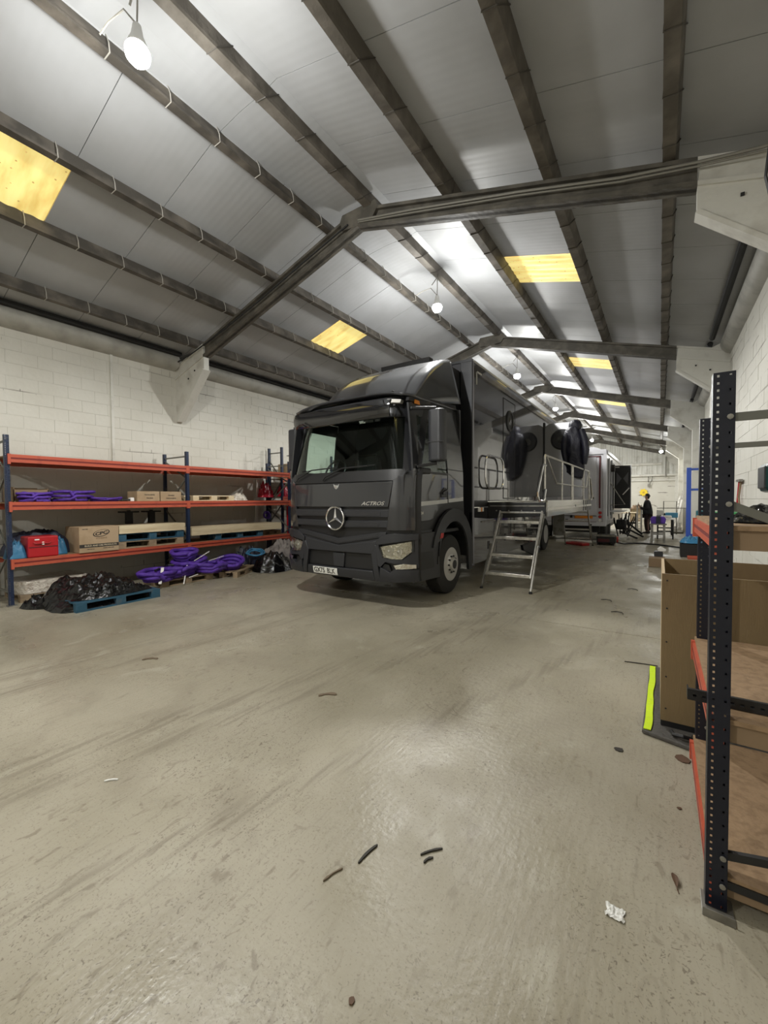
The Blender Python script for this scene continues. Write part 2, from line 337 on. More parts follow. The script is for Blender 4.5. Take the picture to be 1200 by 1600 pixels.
m_navybag = mat('navy_bag', (.012, .014, .03), .5, bump=(9, .8))
m_grey = mat('grey_blanket', (.24, .215, .20), .9, var=((.13, .115, .105), 6, .45, .65), bump=(25, .6))
m_jacket = mat('navy_jacket_nylon', (.010, .010, .021), .5, bump=(26, .8))
m_trail = mat('trailer_white', (.62, .62, .66), .28, coat=.4)
m_maroon = mat('maroon_seal', (.10, .015, .02), .5)
m_hiviz = mat('hi_vis_yellow', (.62, .85, .01), .5, bump=(20, .5))
m_mat = mat('grey_rubber_mat', (.075, .07, .062), .65, bump=(30, .5))
m_bluesteel = mat('bright_blue_steel', (.035, .09, .42), .4)
m_skin = mat('skin', (.42, .24, .17), .6)
m_hair = mat('dark_hair', (.015, .012, .012), .7)
m_coat = mat('black_work_jacket', (.012, .013, .016), .75, bump=(40, .4))
m_trous = mat('dark_trousers', (.03, .016, .018), .8)
m_yellow = mat('yellow_card', (.85, .62, .02), .5)
m_green = mat('green_plastic', (.02, .25, .06), .5)
m_teal = mat('teal_box', (.02, .14, .17), .5)
m_leaf = mat('dry_leaf', (.10, .055, .03), .7)
m_paper = mat('white_scrap', (.75, .75, .72), .6)
m_rubberstrip = mat('dark_scrap', (.03, .026, .02), .7)
m_brownscrap = mat('brown_scrap', (.16, .12, .08), .8)
m_bulb = mat('lit_bulb', (1, 1, 1), .5, emit=((.97, 1, .98), 60))
m_lhouse = mat('lamp_housing_white', (.6, .6, .58), .4)
# ------------------------------------------------ room dimensions
XL, XW, XR, XC0 = -9.27, -9.45, 1.225, -4.03
ZE, ZA, K = 4.67, 5.96, .28
FY = [5.36+6.16*k for k in range(-1, 6)]
YB, Y0 = 36.16, -6.5
def zr(x, base): return base - K*abs(x-XC0)
# floor of cast slabs with open joints
fl = MB().box(-9.9, 1.7, Y0, YB+.3, -.30, -.055).build('floor', m_dark); tag(fl, 'pale worn concrete warehouse floor with tyre tracks', kind='structure')
js = [Y0, -.6, 5.55, 11.7, 17.85, 24.0, 30.1, YB+.2]
for i in range(len(js)-1):
    a, b = js[i], js[i+1]
    ya = [(x*.35-9.8, a+.006+(.012*noise.noise(Vector((x*1.3, a, 0))) if i else 0)) for x in range(33)]
    yb = [(x*.35-9.8, b-.006+(.012*noise.noise(Vector((x*1.3, b, 0))))) for x in range(33)]
    MB().prism(ya+yb[::-1], 'z', -.06, 0).build('floor_slab', m_floor, fl)
# walls
def block_wall(name, x, d, label):
    w = MB().box(min(x, x+d*.3), max(x, x+d*.3), Y0, YB+.2, 0, 5.3).build(name, m_wall); tag(w, label, kind='structure')
    rest = MB(); cnt = 0; cand = []; L, H = .45, .225
    sgn = -1 if d > 0 else 1
    for r in range(21):
        for c in range(int((YB-Y0)/L)+1):
            y = Y0 + c*L + (r % 2)*L/2 - L/2; z = r*H
            if y < (0 if d < 0 else 1.5): 
                cand.append((99, y, z)); continue
            cand.append((abs(y-(4.5 if d < 0 else 5.5))*.5+abs(z-(3.4 if d < 0 else 2.4))*1.3, y, z))
    cand.sort(); proto = []
    for v in range(6):
        t = .004+.0009*v
        mb = MB().box(0, t, .002, L-.002, .002, H-.002) if d < 0 else MB().box(-t, 0, .002, L-.002, .002, H-.002)
        proto.append(mb.mesh('block', m_wall, (0,0,0), 0))
    off = ORG[w.name]
    for i, (q, y, z) in enumerate(cand):
        if i < 300:
            o = bpy.data.objects.new('block', proto[rnd.randrange(6)]); COL.objects.link(o); o.parent = w
            o.location = (x-off.x, y-off.y, z-off.z)
        else:
            t = .004+.0009*rnd.randrange(6)
            a, b = (x, x+t) if d < 0 else (x-t, x)
            rest.box(a, b, y+.002, y+L-.002, z+.002, z+H-.002)
    tag(rest.build('block_courses', m_wall, w), kind='stuff')
    return w
block_wall('wall_left', XW, -1, 'white painted blockwork wall behind the long pallet rack')
block_wall('wall_right', XR, 1, 'white painted blockwork wall behind the near rack')
fw = MB().box(-9.8, 1.6, Y0-.2, Y0, 0, 6.6).build('wall_front', m_wall); tag(fw, kind='structure')
# back wall: blocks below, corrugated cladding above, horizontal rails
bw = MB().box(-9.8, 1.6, YB+.05, YB+.25, 0, 6.8).build('wall_back', m_wall); tag(bw, 'white far gable wall of blocks and corrugated sheet', kind='structure')
for i in range(11):
    x0 = -9.45+i*.98; x1 = x0+.97
    def cf(u, v, x0=x0, x1=x1):
        x = x0+(x1-x0)*u; top = zr(x, 6.45); return (x, YB+.02-.03*(.5+.5*math.copysign(min(1, abs(math.sin(x*PI/.16))*1.6), math.sin(x*PI/.16))), 3.3+(top-3.3)*v)
    MB().grid(cf, 36, 1).build('cladding_panel', m_clad, bw)
for z0, z1, x1 in ((4.02, 4.2, .1), (3.2, 3.36, 1.2)): MB().box(-9.4, x1, YB-.14, YB-.01, z0, z1).build('sheeting_rail', m_white, bw, bevel=.02)
MB().box(-9.4, 1.2, YB-.06, YB, 2.86, 2.96).build('sheeting_rail', m_white, bw)
MB().tube([(.35, YB-.18, 4.6), (.35, YB-.18, 3.1)], .04).build('conduit', m_conduit, bw)
MB().tube([(-.7, YB-.1, 3.2), (-.72, YB-.14, 2.85), (-.62, YB-.14, 2.6), (-.5, YB-.12, 2.9), (-.45, YB-.1, 3.2)], .02, 6).build('cable', m_black, bw)
MB().box(-.75, -.62, YB-.2, YB-.05, 2.45, 2.65).build('junction_box', m_conduit, bw)
# ceiling
ce = MB().prism([(-9.8, 4.95), (XC0, 6.56), (1.7, 4.95), (1.7, 5.02), (XC0, 6.64), (-9.8, 5.02)], 'y', Y0-.2, YB+.3).build('ceiling', m_roof); tag(ce, 'ribbed grey roof liner with dirty purlins and yellow rooflights', kind='structure')
SEAM = [3.27+1.06*k for k in range(-9, 32)]
SKY = {k for k in range(len(SEAM)) if any(abs(SEAM[k]-s) < .1 for s in (1.15, 7.51, 13.87, 20.23, 26.59, -5.21))}
ZT = 6.46
def slope_panel(name, xa, xb, ya, yb, m, wav=0):
    b = MB(); n = 16 if wav else 1
    def f(u, v, top=0):
        y = ya+.004+(yb-ya-.008)*u; x = xa+(xb-xa)*v
        return (x, y, zr(x, ZT)+top+wav*math.sin(u*6*2*PI))
    if wav: b.grid(lambda u, v: f(u, v), 36, 1); b.grid(lambda u, v: f(u, v, .02), 36, 1); return b.build(name, m, ce)
    vs = [f(0,0), f(1,0), f(1,1), f(0,1), f(0,0,.04), f(1,0,.04), f(1,1,.04), f(0,1,.04)]
    b.add(vs, [(0,3,2,1),(4,5,6,7),(0,1,5,4),(1,2,6,5),(2,3,7,6),(3,0,4,7)]); return b.build(name, m, ce)
for k in range(len(SEAM)-1):
    ya, yb = SEAM[k], SEAM[k+1]
    if ya > YB: break
    yb = min(yb, YB+.05)
    segL = [(-9.6, -7.33, 0), (-7.33, -6.12, 1), (-6.12, XC0-.62, 0)] if k in SKY else [(-9.6, XC0-.62, 0)]
    segR = [(1.55, -1.20, 0), (-1.20, -2.42, 1), (-2.42, XC0+.42, 0)] if k in SKY else [(1.55, XC0+.42, 0)]
    for xa, xb, s in segL+segR:
        if s: slope_panel('rooflight', xa, xb, ya, yb, m_sky, .007)
        else: slope_panel('liner_panel', xa, xb, ya, yb, m_roof)
rp = SEAM[::3]
for a, b in zip(rp, rp[1:]+[YB]):
    if a > YB: break
    MB().prism([(XC0-.62, zr(XC0-.62, ZT)+.002), (XC0-.25, 6.32), (XC0+.2, 6.32), (XC0+.42, zr(XC0+.42, ZT)+.002), (XC0+.42, 6.5), (XC0-.62, 6.5)], 'y', a+.003, min(b, YB)-.003).build('ridge_closure', m_roof, ce)
# rafters
for fi, y in enumerate(FY):
    A_, B_ = XL+.97, XR-.94
    def chord(za, zb, hw):   # band that follows the roof pitch
        lo = [(x, zr(x, za)) for x in (A_, XC0, B_)]; hi = [(x, zr(x, zb)) for x in (B_, XC0+.32, XC0-.32, A_)]
        return lo+hi, hw
    b = MB()
    pl, hw = chord(ZA, ZA+.28, .03); b.prism(pl, 'y', y-.03, y+.03)
    for za, zb, hw in ((ZA, ZA+.045, .085), (ZA+.235, ZA+.28, .085)):
        b.prism([(A_, zr(A_, za)), (XC0, zr(XC0, za)), (B_, zr(B_, za)), (B_, zr(B_, zb)), (XC0, zr(XC0, zb)), (A_, zr(A_, zb))], 'y', y-hw, y+hw)
    rf = b.build('rafter', m_rafter, ce)
    MB().prism([(XC0-.35, zr(XC0-.35, ZA+.28)), (XC0-.3, 6.235), (XC0+.35, 6.235), (XC0+.4, zr(XC0+.4, ZA+.28)), (XC0+.3, 5.99), (XC0, 5.96), (XC0-.3, 5.99)], 'y', y-.09, y+.09).build('apex_plate', m_rafter, rf)
    # painted haunches
    for s in (-1, 1):
        xt = XL+.97 if s < 0 else XR-.94; xw = XW if s < 0 else XR; xc = XL if s < 0 else .911
        zt = 4.50
        zw = 3.57 if s < 0 else 3.95
        pts = [(xt, zr(xt, ZA)+.0), (xt, zt), (xc, zw)] + ([(xw, 3.45), (xw, 5.0)] if s < 0 else [(xw, 3.9), (xw, 5.0)]) + [(xc, zr(xc, ZA+.29)), (xt+s*.03, zr(xt+s*.03, ZA+.29))]
        h = MB().prism(pts, 'y', y-.06, y+.06).build('haunch', m_white, rf)
        for za, zb in ((ZA, ZA+.045), (ZA+.235, ZA+.28)): MB().prism([(xt, zr(xt, za)), (xw, zr(xw, za)), (xw, zr(xw, zb)), (xt, zr(xt, zb))], 'y', y-.085, y+.085).build('painted_flange', m_rafter if za == ZA and False else m_white, rf)
        d = Vector((xc-xt, 0, zw-zt)).normalized()
        MB().bar((xt, y, zt), (xc+d.x*(.12 if s < 0 else 0), y, zw+d.z*(.12 if s < 0 else 0)), .18, .045, (0,0,1)).build('haunch_flange', m_white, rf)
        if s > 0: MB().box(.905, XR+.02, y-.1, y+.1, 0, zw+.03).build('column', m_white, rf, bevel=.005)
        for ty in (.35, .6): MB().obox((xt+s*ty, y-.065, zt-ty*.55+.22), (.03, .02, .03), Matrix.Identity(3)).build('bolt_head', m_dark, rf) if fi in (1, 2) else None
# purlins per bay, with wire straps
PX = [(-4.54, -1), (-3.22, -1), (-2.03, -1), (-.66, -1), (.14, 1), (1.49, 1), (2.83, 1), (4.02, 1)]
for dx, s in PX:
    for bi in range(len(FY)):
        ya = FY[bi-1] if bi else Y0; yb = FY[bi]
        if bi == len(FY): break
        w = .11 if dx != .14 else .13
        x0 = XC0+dx+(0 if s > 0 else .0); x1 = x0+w; zb = zr((x0+x1)/2, ZA+.285); n = Vector((K*(1 if x0 > XC0 else -1), 0, 1)).normalized(); h = .235
        def P(x, z): return (x+n.x*z*.6, zb+z)
        a = [P(x0, 0), P(x1, 0), P(x1, .025), P(x0+.045, .035), P(x0+.05, h), P(x0-.005, h), P(x0-.005, .03)] if s < 0 else [P(x0, 0), P(x1, 0), P(x1+.005, .03), P(x1+.005, h), P(x0+.04, h), P(x0+.04, .035), P(x0, .025)]
        if s < 0: a = [P(x0, 0), P(x1, 0), P(x1, .03), P(x1-.055, .04), P(x1-.055, h), P(x0, h)]
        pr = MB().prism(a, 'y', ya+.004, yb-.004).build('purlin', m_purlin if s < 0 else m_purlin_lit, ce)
        if bi <= 4:
            nst = 10
            for q in range(nst):
                y = ya+(q+.5)*(yb-ya)/nst
                e = .006
                if s < 0: pts = [P(x0-.006, .05)+(y,), P(x0+.0, -.006)+(y,), P(x1+.004, -.006)+(y,), P(x1+.004, .1)+(y,), P(x1-.04, h)+(y,)]
                else: pts = [P(x0-.004, .06)+(y,), P(x0-.002, -.006)+(y,), P(x1+.006, -.004)+(y+.02,), P(x1+.012, .1)+(y+.14,), P(x1+.012, h)+(y+.30,)]
                MB().tube([(p[0], p[2], p[1]) for p in pts], .0065, 4).build('strap', m_strap if s < 0 else m_strap_dark, pr)
# gutter boxing along both walls and above it a dark pipe (right) or painted shadow strip (left)
for s, xw, xe in ((-1, XW, XL), (1, XR, XR)):
    for bi in range(len(FY)):
        ya = FY[bi-1]+.1 if bi else Y0; yb = FY[bi]-.1
        if s < 0: pl = [(XW, 4.64), (-9.27, 4.67), (-9.2, 4.74), (-9.17, 4.83), (-9.2, 4.93), (-9.3, 4.98), (XW, 4.98)]
        else: pl = [(XR, 4.66), (1.14, 4.70), (1.07, 4.78), (1.04, 4.87), (1.06, 4.97), (1.1, 5.02), (XR, 5.02)]
        MB().prism(pl, 'y', ya, yb).build('gutter_boxing', m_gutter, ce, smooth=50)
        if s > 0: MB().tube([(.90, ya+.1, 5.02), (.90, yb-.1, 5.02)], .055, 8).build('pipe', m_dark, ce)
        else: MB().box(-9.22, -9.08, ya, yb, 4.93, 5.0).build('pipe', m_dark, ce)  # no real pipe: dark strip painting the shadow gap above the boxing
tr = MB().box(XW, XW+.035, 3.93-.02, 3.93+.03, 2.3, 4.66).build('trim_1', m_white); tag(tr, 'white vertical cover strip up the left wall', kind='structure')
# cables on the first rafter
MB().tube([(-9.2, 5.22, 4.80), (-8.7, 5.22, 4.86), (-7.6, 5.25, 5.12), (-6.4, 5.25, 5.42), (-5.2, 5.25, 5.76), (-4.2, 5.25, 6.03)], .014, 6).build('conduit_cable', m_dark, ce)
c2 = MB().tube([(-4.0, 5.26, 6.03), (-3.0, 5.26, 5.80), (-1.5, 5.26, 5.42), (-.4, 5.26, 5.11), (.3, 5.24, 4.95), (.75, 5.2, 4.85), (1.18, 5.15, 4.78)], .016, 6)
c2.tube([(-4.0, 5.26, 6.0), (-3.0, 5.26, 5.76), (-1.5, 5.26, 5.38), (-.4, 5.26, 5.07), (.3, 5.24, 4.91), (.75, 5.2, 4.81), (1.18, 5.15, 4.73)], .011, 6)
c2.build('conduit_cable', m_conduit, ce)
tag(MB().tube([(.86, 4.62, 5.0), (.79, 4.62, 4.75), (.72, 4.63, 4.5), (.70, 4.64, 4.25), (.74, 4.66, 4.05), (.83, 4.68, 3.93), (.95, 4.7, 3.9), (1.15, 4.75, 3.95)], .012, 6).build('hanging_cable', m_black), 'black cable loop hanging in the top right corner', 'cable')
# ------------------------------------------------ lamps
def lamp(x, y, z, label, power, hook=True):
    t = root('hanging_lamp', label, 'lamp', (x, y, z), 'hanging lamps under the ridge')
    MB().lathe([(.0, .26), (.035, .25), (.05, .16), (.075, .10), (.085, .06)], (x, y, z), 'z', 16).build('lamp_housing', m_lhouse, t, smooth=1)
    bu = MB().lathe([(.085, .06), (.10, .03), (.095, -.02), (.06, -.06), (0, -.075)], (x, y, z), 'z', 16).build('bulb', m_bulb, t, smooth=1)
    b = MB().tube([(x, y, z+.26), (x, y+.02, zr(x, 6.3)-.0)], .008, 6)
    b.tube([(x, y, z+.26), (x-.12, y-.05, z+.42), (x-.3, y-.1, z+.38), (x-.42, y-.12, z+.33)], .008, 6)
    b.build('flex', m_conduit, t)
    MB().tube([(x-.12, y, z+.5), (x, y, z+.62), (x+.1, y, z+.5)], .01, 6).build('hook', m_galv, t)
    for kind, e in (('POINT', .22), ('SPOT', .78)):
        ld = bpy.data.lights.new('lamp_light', kind); ld.energy = power*e; ld.color = LAMP_COL; ld.shadow_soft_size = .1
        if kind == 'SPOT': ld.spot_size = math.radians(172); ld.spot_blend = .35
        lo = bpy.data.objects.new('lamp_light', ld); COL.objects.link(lo); lo.parent = t; lo.location = (0, 0, -.20)
    return t
lamp(-3.8, 1.86, 5.48, 'nearest hanging lamp, glaring at the top left of the photo', LAMP_W)
lamp(-3.8, 7.63, 5.5, 'hanging lamp above the cab, second from the camera', LAMP_W)
lamp(-3.8, 13.27, 5.5, 'hanging lamp over the middle of the dark truck body', LAMP_W)
lamp(-3.8, 19.05, 5.5, 'hanging lamp over the front of the white trailer', LAMP_W)
lamp(-3.8, 24.8, 5.5, 'hanging lamp over the back of the white trailer', LAMP_W)
lamp(-3.8, 30.6, 5.5, 'hanging lamp nearest the gable on the ridge', LAMP_W*1.5)
lamp(-3.8, -3.9, 5.48, 'hanging lamp behind the camera', LAMP_W*.8)
lamp(.045, 30.2, 4.42, 'hanging lamp under the right slope beside the far gable', LAMP_W*.3)
# ------------------------------------------------ the truck
TX = -4.18
def lerp(t, x):
    for (a, u), (b, v) in zip(t, t[1:]):
        if x <= b: return u+(v-u)*max(0, (x-a)/(b-a))
    return t[-1][1]
YP = [(.3, 4.98), (.5, 4.92), (1.1, 4.92), (1.5, 4.91), (1.9, 4.94), (2.05, 4.98), (2.85, 5.10), (3.1, 5.17), (3.3, 5.30)]
def tumble(z): return .12*max(0, (z-2.0)/1.1)**1.3
def yf(x, z): return lerp(YP, z)+.05*(x/1.25)**2+(.17+.30*max(0, z-2.0))*max(0, (abs(x)-.86)/.39)**(3-max(0, min(1, z-2)))
def F(x, z, d=0):
    k = 1-tumble(z)/1.25
    e = max(0, (abs(x)-.95)/.3)
    return (TX+x*k+math.copysign(d*min(1, e*e), x), yf(x, z)-d, z)
def side(s):
    return lambda y, z, d=0: (TX+s*(1.25+d-tumble(z)), y, z)
tk = root('box_truck', 'dark grey box truck with roof spoiler and raised side platform, nose to the camera', 'truck', (TX, 8.5, 0))
def FP(name, poly, m, off=0, th=.02, parent=tk, step=.09, smooth=30, bevel=0):
    return patch(poly, F, off, th, step).build(name, m, parent, smooth=smooth, bevel=bevel)
def SP(name, poly, m, off=0, th=.02, parent=tk, s=1, step=.12, smooth=30, bevel=0):
    return patch(poly, side(s), off, th, step).build(name, m, parent, smooth=smooth, bevel=bevel)
def mir(poly): return [(-x, z) for x, z in poly]
# cab front: under-panels, then proud panels with open joints between them
FP('cab_front', [(-1.25, .95), (1.25, .95), (1.25, 2.04), (-1.25, 2.04)], m_black, -.02, .05)
FP('front_flap', [(-.98, 1.50), (.93, 1.50), (.99, 1.87), (-1.04, 1.87)], m_paint, .015, .03, bevel=.006)
FP('scuttle_panel', [(-1.07, 1.885), (1.05, 1.885), (1.14, 1.97), (1.16, 2.03), (-1.16, 2.03), (-1.14, 1.97)], m_black, .004, .03)
for s in (1, -1):
    pl = [(1.0, 1.90), (.90, 1.16), (1.25, 1.16), (1.25, 1.96), (1.12, 1.97)]
    FP('corner_deflector', pl if s > 0 else mir(pl)[::-1], m_paint, .018, .03, bevel=.006, step=.05)
    pl = [(1.10, 2.03), (1.25, 1.97), (1.25, 3.14), (1.13, 3.14), (1.09, 2.86)]
    FP('windscreen_pillar', pl if s > 0 else mir(pl)[::-1], m_paint, .0, .045, step=.05)
FP('header_panel', [(-1.13, 2.84), (1.13, 2.84), (1.13, 3.16), (-1.13, 3.16)], m_paint, 0, .04)
ws = FP('windscreen', [(-1.12, 2.03), (1.12, 2.03), (1.10, 2.86), (-1.10, 2.86)], m_ws, -.012, .006, smooth=60)
FP('windscreen_seal', [(-1.13, 2.015), (1.13, 2.015), (1.13, 2.05), (-1.13, 2.05)], m_black, .003, .02)
# grille: three ribbed slats following a shallow V
def vline(x, z0, dz): return z0 - dz*max(0, 1-abs(x)/.8)
def slat(z0, z1, dv, w, m, off, name='grille_slat', rib=0):
    xs = [-w+2*w*i/16 for i in range(17)]
    pl = [(x, vline(x, z0, dv)) for x in xs]+[(x*1.01, vline(x, z1, dv*.9)) for x in xs[::-1]]
    return FP(name, pl, m, off, .03, step=.12, bevel=.004)
for z0, z1, dv, w in ((1.35, 1.46, .0, .93), (1.20, 1.30, .02, .91), (1.05, 1.13, .13, .88)):
    g = slat(z0, z1, dv, w, m_trim, .02)
    xs = [-w*.86+2*w*.86*i/12 for i in range(13)]
    pl = [(x, vline(x, z0+.018, dv)) for x in xs]+[(x, vline(x, z1-.03, dv)) for x in xs[::-1]]
    FP('slat_mesh', pl, m_grille, .026, .012, g)
FP('lower_grille', [(x, vline(x, .99, .13)-.0) for x in [-.86+.1075*i for i in range(17)]]+[(x, vline(x, 1.045, .13)) for x in [.86-.1075*i for i in range(17)]], m_grille, .008, .02)
# star badge
cx, cz = -.02, 1.325; yb = yf(0, cz)-.05
em = MB().lathe([(.165, 0), (.165, -.02), (.0, -.022)], (TX+cx, yb+.02, cz), 'y', 40).build('star_badge', m_black, tk, smooth=1)
MB().lathe([(.163, .0), (.163, -.025), (.175, -.035), (.187, -.03), (.190, 0)], (TX+cx, yb+.012, cz), 'y', 48).build('badge_ring', m_chrome, em, smooth=1)
b = MB()
for k in range(3):
    a = PI/2+k*2*PI/3; d = Vector((math.cos(a), 0, math.sin(a))); n = Vector((-math.sin(a), 0, math.cos(a)))
    c = Vector((TX+cx, yb-.004, cz)); w = .026
    p = [c+n*w-d*.006, c+d*.168+n*.003, c+d*.168-n*.003, c-n*w-d*.006, c+Vector((0, -.034, 0)), c+d*.168+Vector((0, -.012, 0))]
    b.add(p, [(0,1,5,4), (4,5,2,3), (1,2,5), (0,4,3), (0,3,2,1)])
b.build('badge_star', m_chrome, em)
sb = MB().lathe([(.026, 0), (.026, -.008), (.0, -.012)], (TX-.04, yf(0, 1.80)-.018, 1.815), 'y', 20).build('small_round_badge', m_chrome, tk, smooth=1)
FP('badge_flash', [(-.10, 1.862), (-.075, 1.80), (-.04, 1.775), (-.005, 1.80), (.02, 1.862), (-.01, 1.83), (-.04, 1.80), (-.07, 1.83)], m_silver, .019, .004)
def ftext(nm, t, size, x, z, m, off=.03, **k): return put_text(nm, t, size, lambda a, b, c: F(x+a, z+b, off+c), m, tk, **k)
ftext('name_lettering', 'ACTROS', .075, .66, 1.55, m_chrome, .017, shear=.35, sx=1.35, bold=.001)
# bumper with openings
FP('bumper_backing', [(-1.25, .42), (1.25, .42), (1.25, 1.08), (-1.25, 1.08)], m_black, -.03, .03)
top = [(-.72, 1.00), (-.4, .955), (0, .905), (.4, .955), (.72, 1.00)]
FP('bumper_upper', [(-.72, .80), (.72, .80)]+top[::-1], m_trim, .03, .05, bevel=.012)
for s in (1, -1):
    def B(p): return p if s > 0 else mir(p)[::-1]
    FP('bumper_corner_top', B([(.73, .94), (1.27, 1.03), (1.27, 1.11), (1.0, 1.115), (.86, 1.10), (.73, 1.00)]), m_trim, .045, .07, step=.045, bevel=.012)
    FP('bumper_pillar', B([(.70, .40), (.80, .40), (.76, .62), (.74, .94), (.70, .94), (.64, .80), (.66, .66)]), m_trim, .042, .06, bevel=.01)
    FP('bumper_corner_low', B([(.78, .40), (1.27, .42), (1.27, .60), (1.02, .60), (.96, .55), (.80, .62)]), m_trim, .045, .07, step=.045, bevel=.01)
    FP('headlamp_surround', B([(.76, .64), (.80, .62), (.88, .70), (.98, .69), (1.10, .68), (1.27, .62), (1.27, 1.03), (1.24, 1.02), (1.24, .86), (1.12, .735), (.98, .735), (.84, .755), (.775, .90), (.775, .95), (.73, .94)]), m_trim, .04, .06, step=.06)
    FP('step_recess', B([(.81, .60), (.97, .56), (.93, .66), (.85, .67)]), m_black, .012, .03)
    hl = FP('headlamp', B([(.785, .915), (.84, .765), (.98, .745), (1.11, .745), (1.235, .87), (1.235, 1.005), (1.0, .955)]), m_refl, .012, .05, step=.05, smooth=0)
    for hx, hr in ((.93, .07), (1.07, .065)):
        p = F(s*hx, .855, -.012); b = MB().lathe([(hr, -.03), (hr*.95, -.02), (hr*.6, .02), (0, .035)], (p[0], p[1], p[2]), 'y', 20); b.build('reflector_bowl', m_chrome, hl, smooth=1)
        MB().lathe([(0, -.045), (.02, -.04), (.026, -.02), (.02, 0)], p, 'y', 12).build('lamp_bulb_cap', m_chrome, hl, smooth=1)
    FP('headlamp_lens', B([(.785, .915), (.84, .765), (.98, .745), (1.11, .745), (1.235, .87), (1.235, 1.005), (1.0, .955)]), m_lampglass, .04, .004, hl, step=.06)
    fg = FP('fog_lamp', B([(1.02, .66), (1.05, .605), (1.25, .615), (1.25, .67), (1.14, .685)]), m_refl, .05, .02, step=.05, smooth=0)
    sf = side(s)
    SP('bumper_side', [(5.08, .40), (5.92, .36), (5.88, .92), (5.76, 1.10), (5.08, 1.11)], m_trim, .02, .04, s=s, bevel=.01)
    SP('side_recess', [(5.2, .56), (5.7, .55), (5.66, .80), (5.2, .82)], m_black, .028, .02, s=s)
    SP('side_marker', [(5.86, .98), (5.97, .99), (6.0, 1.06), (5.9, 1.07)], m_redlens, .05, .02, s=s)
FP('bumper_lower', [(-.70, .40), (.70, .40), (.66, .55), (-.66, .55)], m_trim, .035, .06, bevel=.012)
FP('intake_grille', [(-.66, .56), (.66, .56), (.70, .78), (-.70, .78)], m_black, -.02, .03)
FP('tow_block', [(-.10, .56), (.10, .56), (.12, .78), (-.12, .78)], m_trim, .012, .04, bevel=.01)
pn = FP('number_plate', [(-.52+.0, .425), (0-.0, .425), (0, .536), (-.52, .536)], m_plate, .058, .012, bevel=.004)
for t_, x_ in (('GX75', -.375), ('BLK', -.13)):
    put_text('plate_text', t_, .114, lambda a, b, c, x_=x_: F(x_+a, .4815+b, .0585+c), m_ink, pn, sx=.86, bold=.002)
# wipers
for x0, x1 in ((-.95, -.15), (-.32, .55)):
    w = MB().tube([F(x0, 1.92, .03), F(x0+.05, 1.97, .05), F((x0+x1)/2-.05, 2.10, .05), F(x1, 2.115, .045)], .011, 6)
    w.tube([F(x0+.12, 2.085, .035), F((x0+x1)/2, 2.10, .035), F(x1+.12, 2.125, .03)], .007, 5); w.build('wiper', m_black, tk)
# sun visor and roof lamps
vz = patch([(-.97, 2.80), (.95, 2.80), (.97, 3.05), (-1.02, 3.05)], lambda x, z, d=0: (TX+x, yf(x*.98, 2.95)-.20-.05*math.cos((z-2.92)*9)-d*1.0+.0, z), 0, .02, .1, .05)
vs = vz.build('sun_visor', mat('smoked_visor', (.008, .008, .009), .05, coat=1), tk, smooth=50)
for x in (-1.0, -.33, .33, 1.0): MB().bar(F(x, 2.97, -.02), (TX+x, yf(x, 2.95)-.22, 2.97), .03, .02).build('visor_bracket', m_black, vs)
for s in (1, -1):
    FP('roof_marker_lamp', [(s*.86, 3.045), (s*1.05, 3.045), (s*1.06, 3.10), (s*.90, 3.10)] if s > 0 else [(s*1.05, 3.045), (s*.86, 3.045), (s*.90, 3.10), (s*1.06, 3.10)], m_label, .10, .10)
    SP('amber_side_lamp', [(5.32, 3.03), (5.46, 3.03), (5.45, 3.09), (5.33, 3.09)], m_amber, .03, .02, s=s)
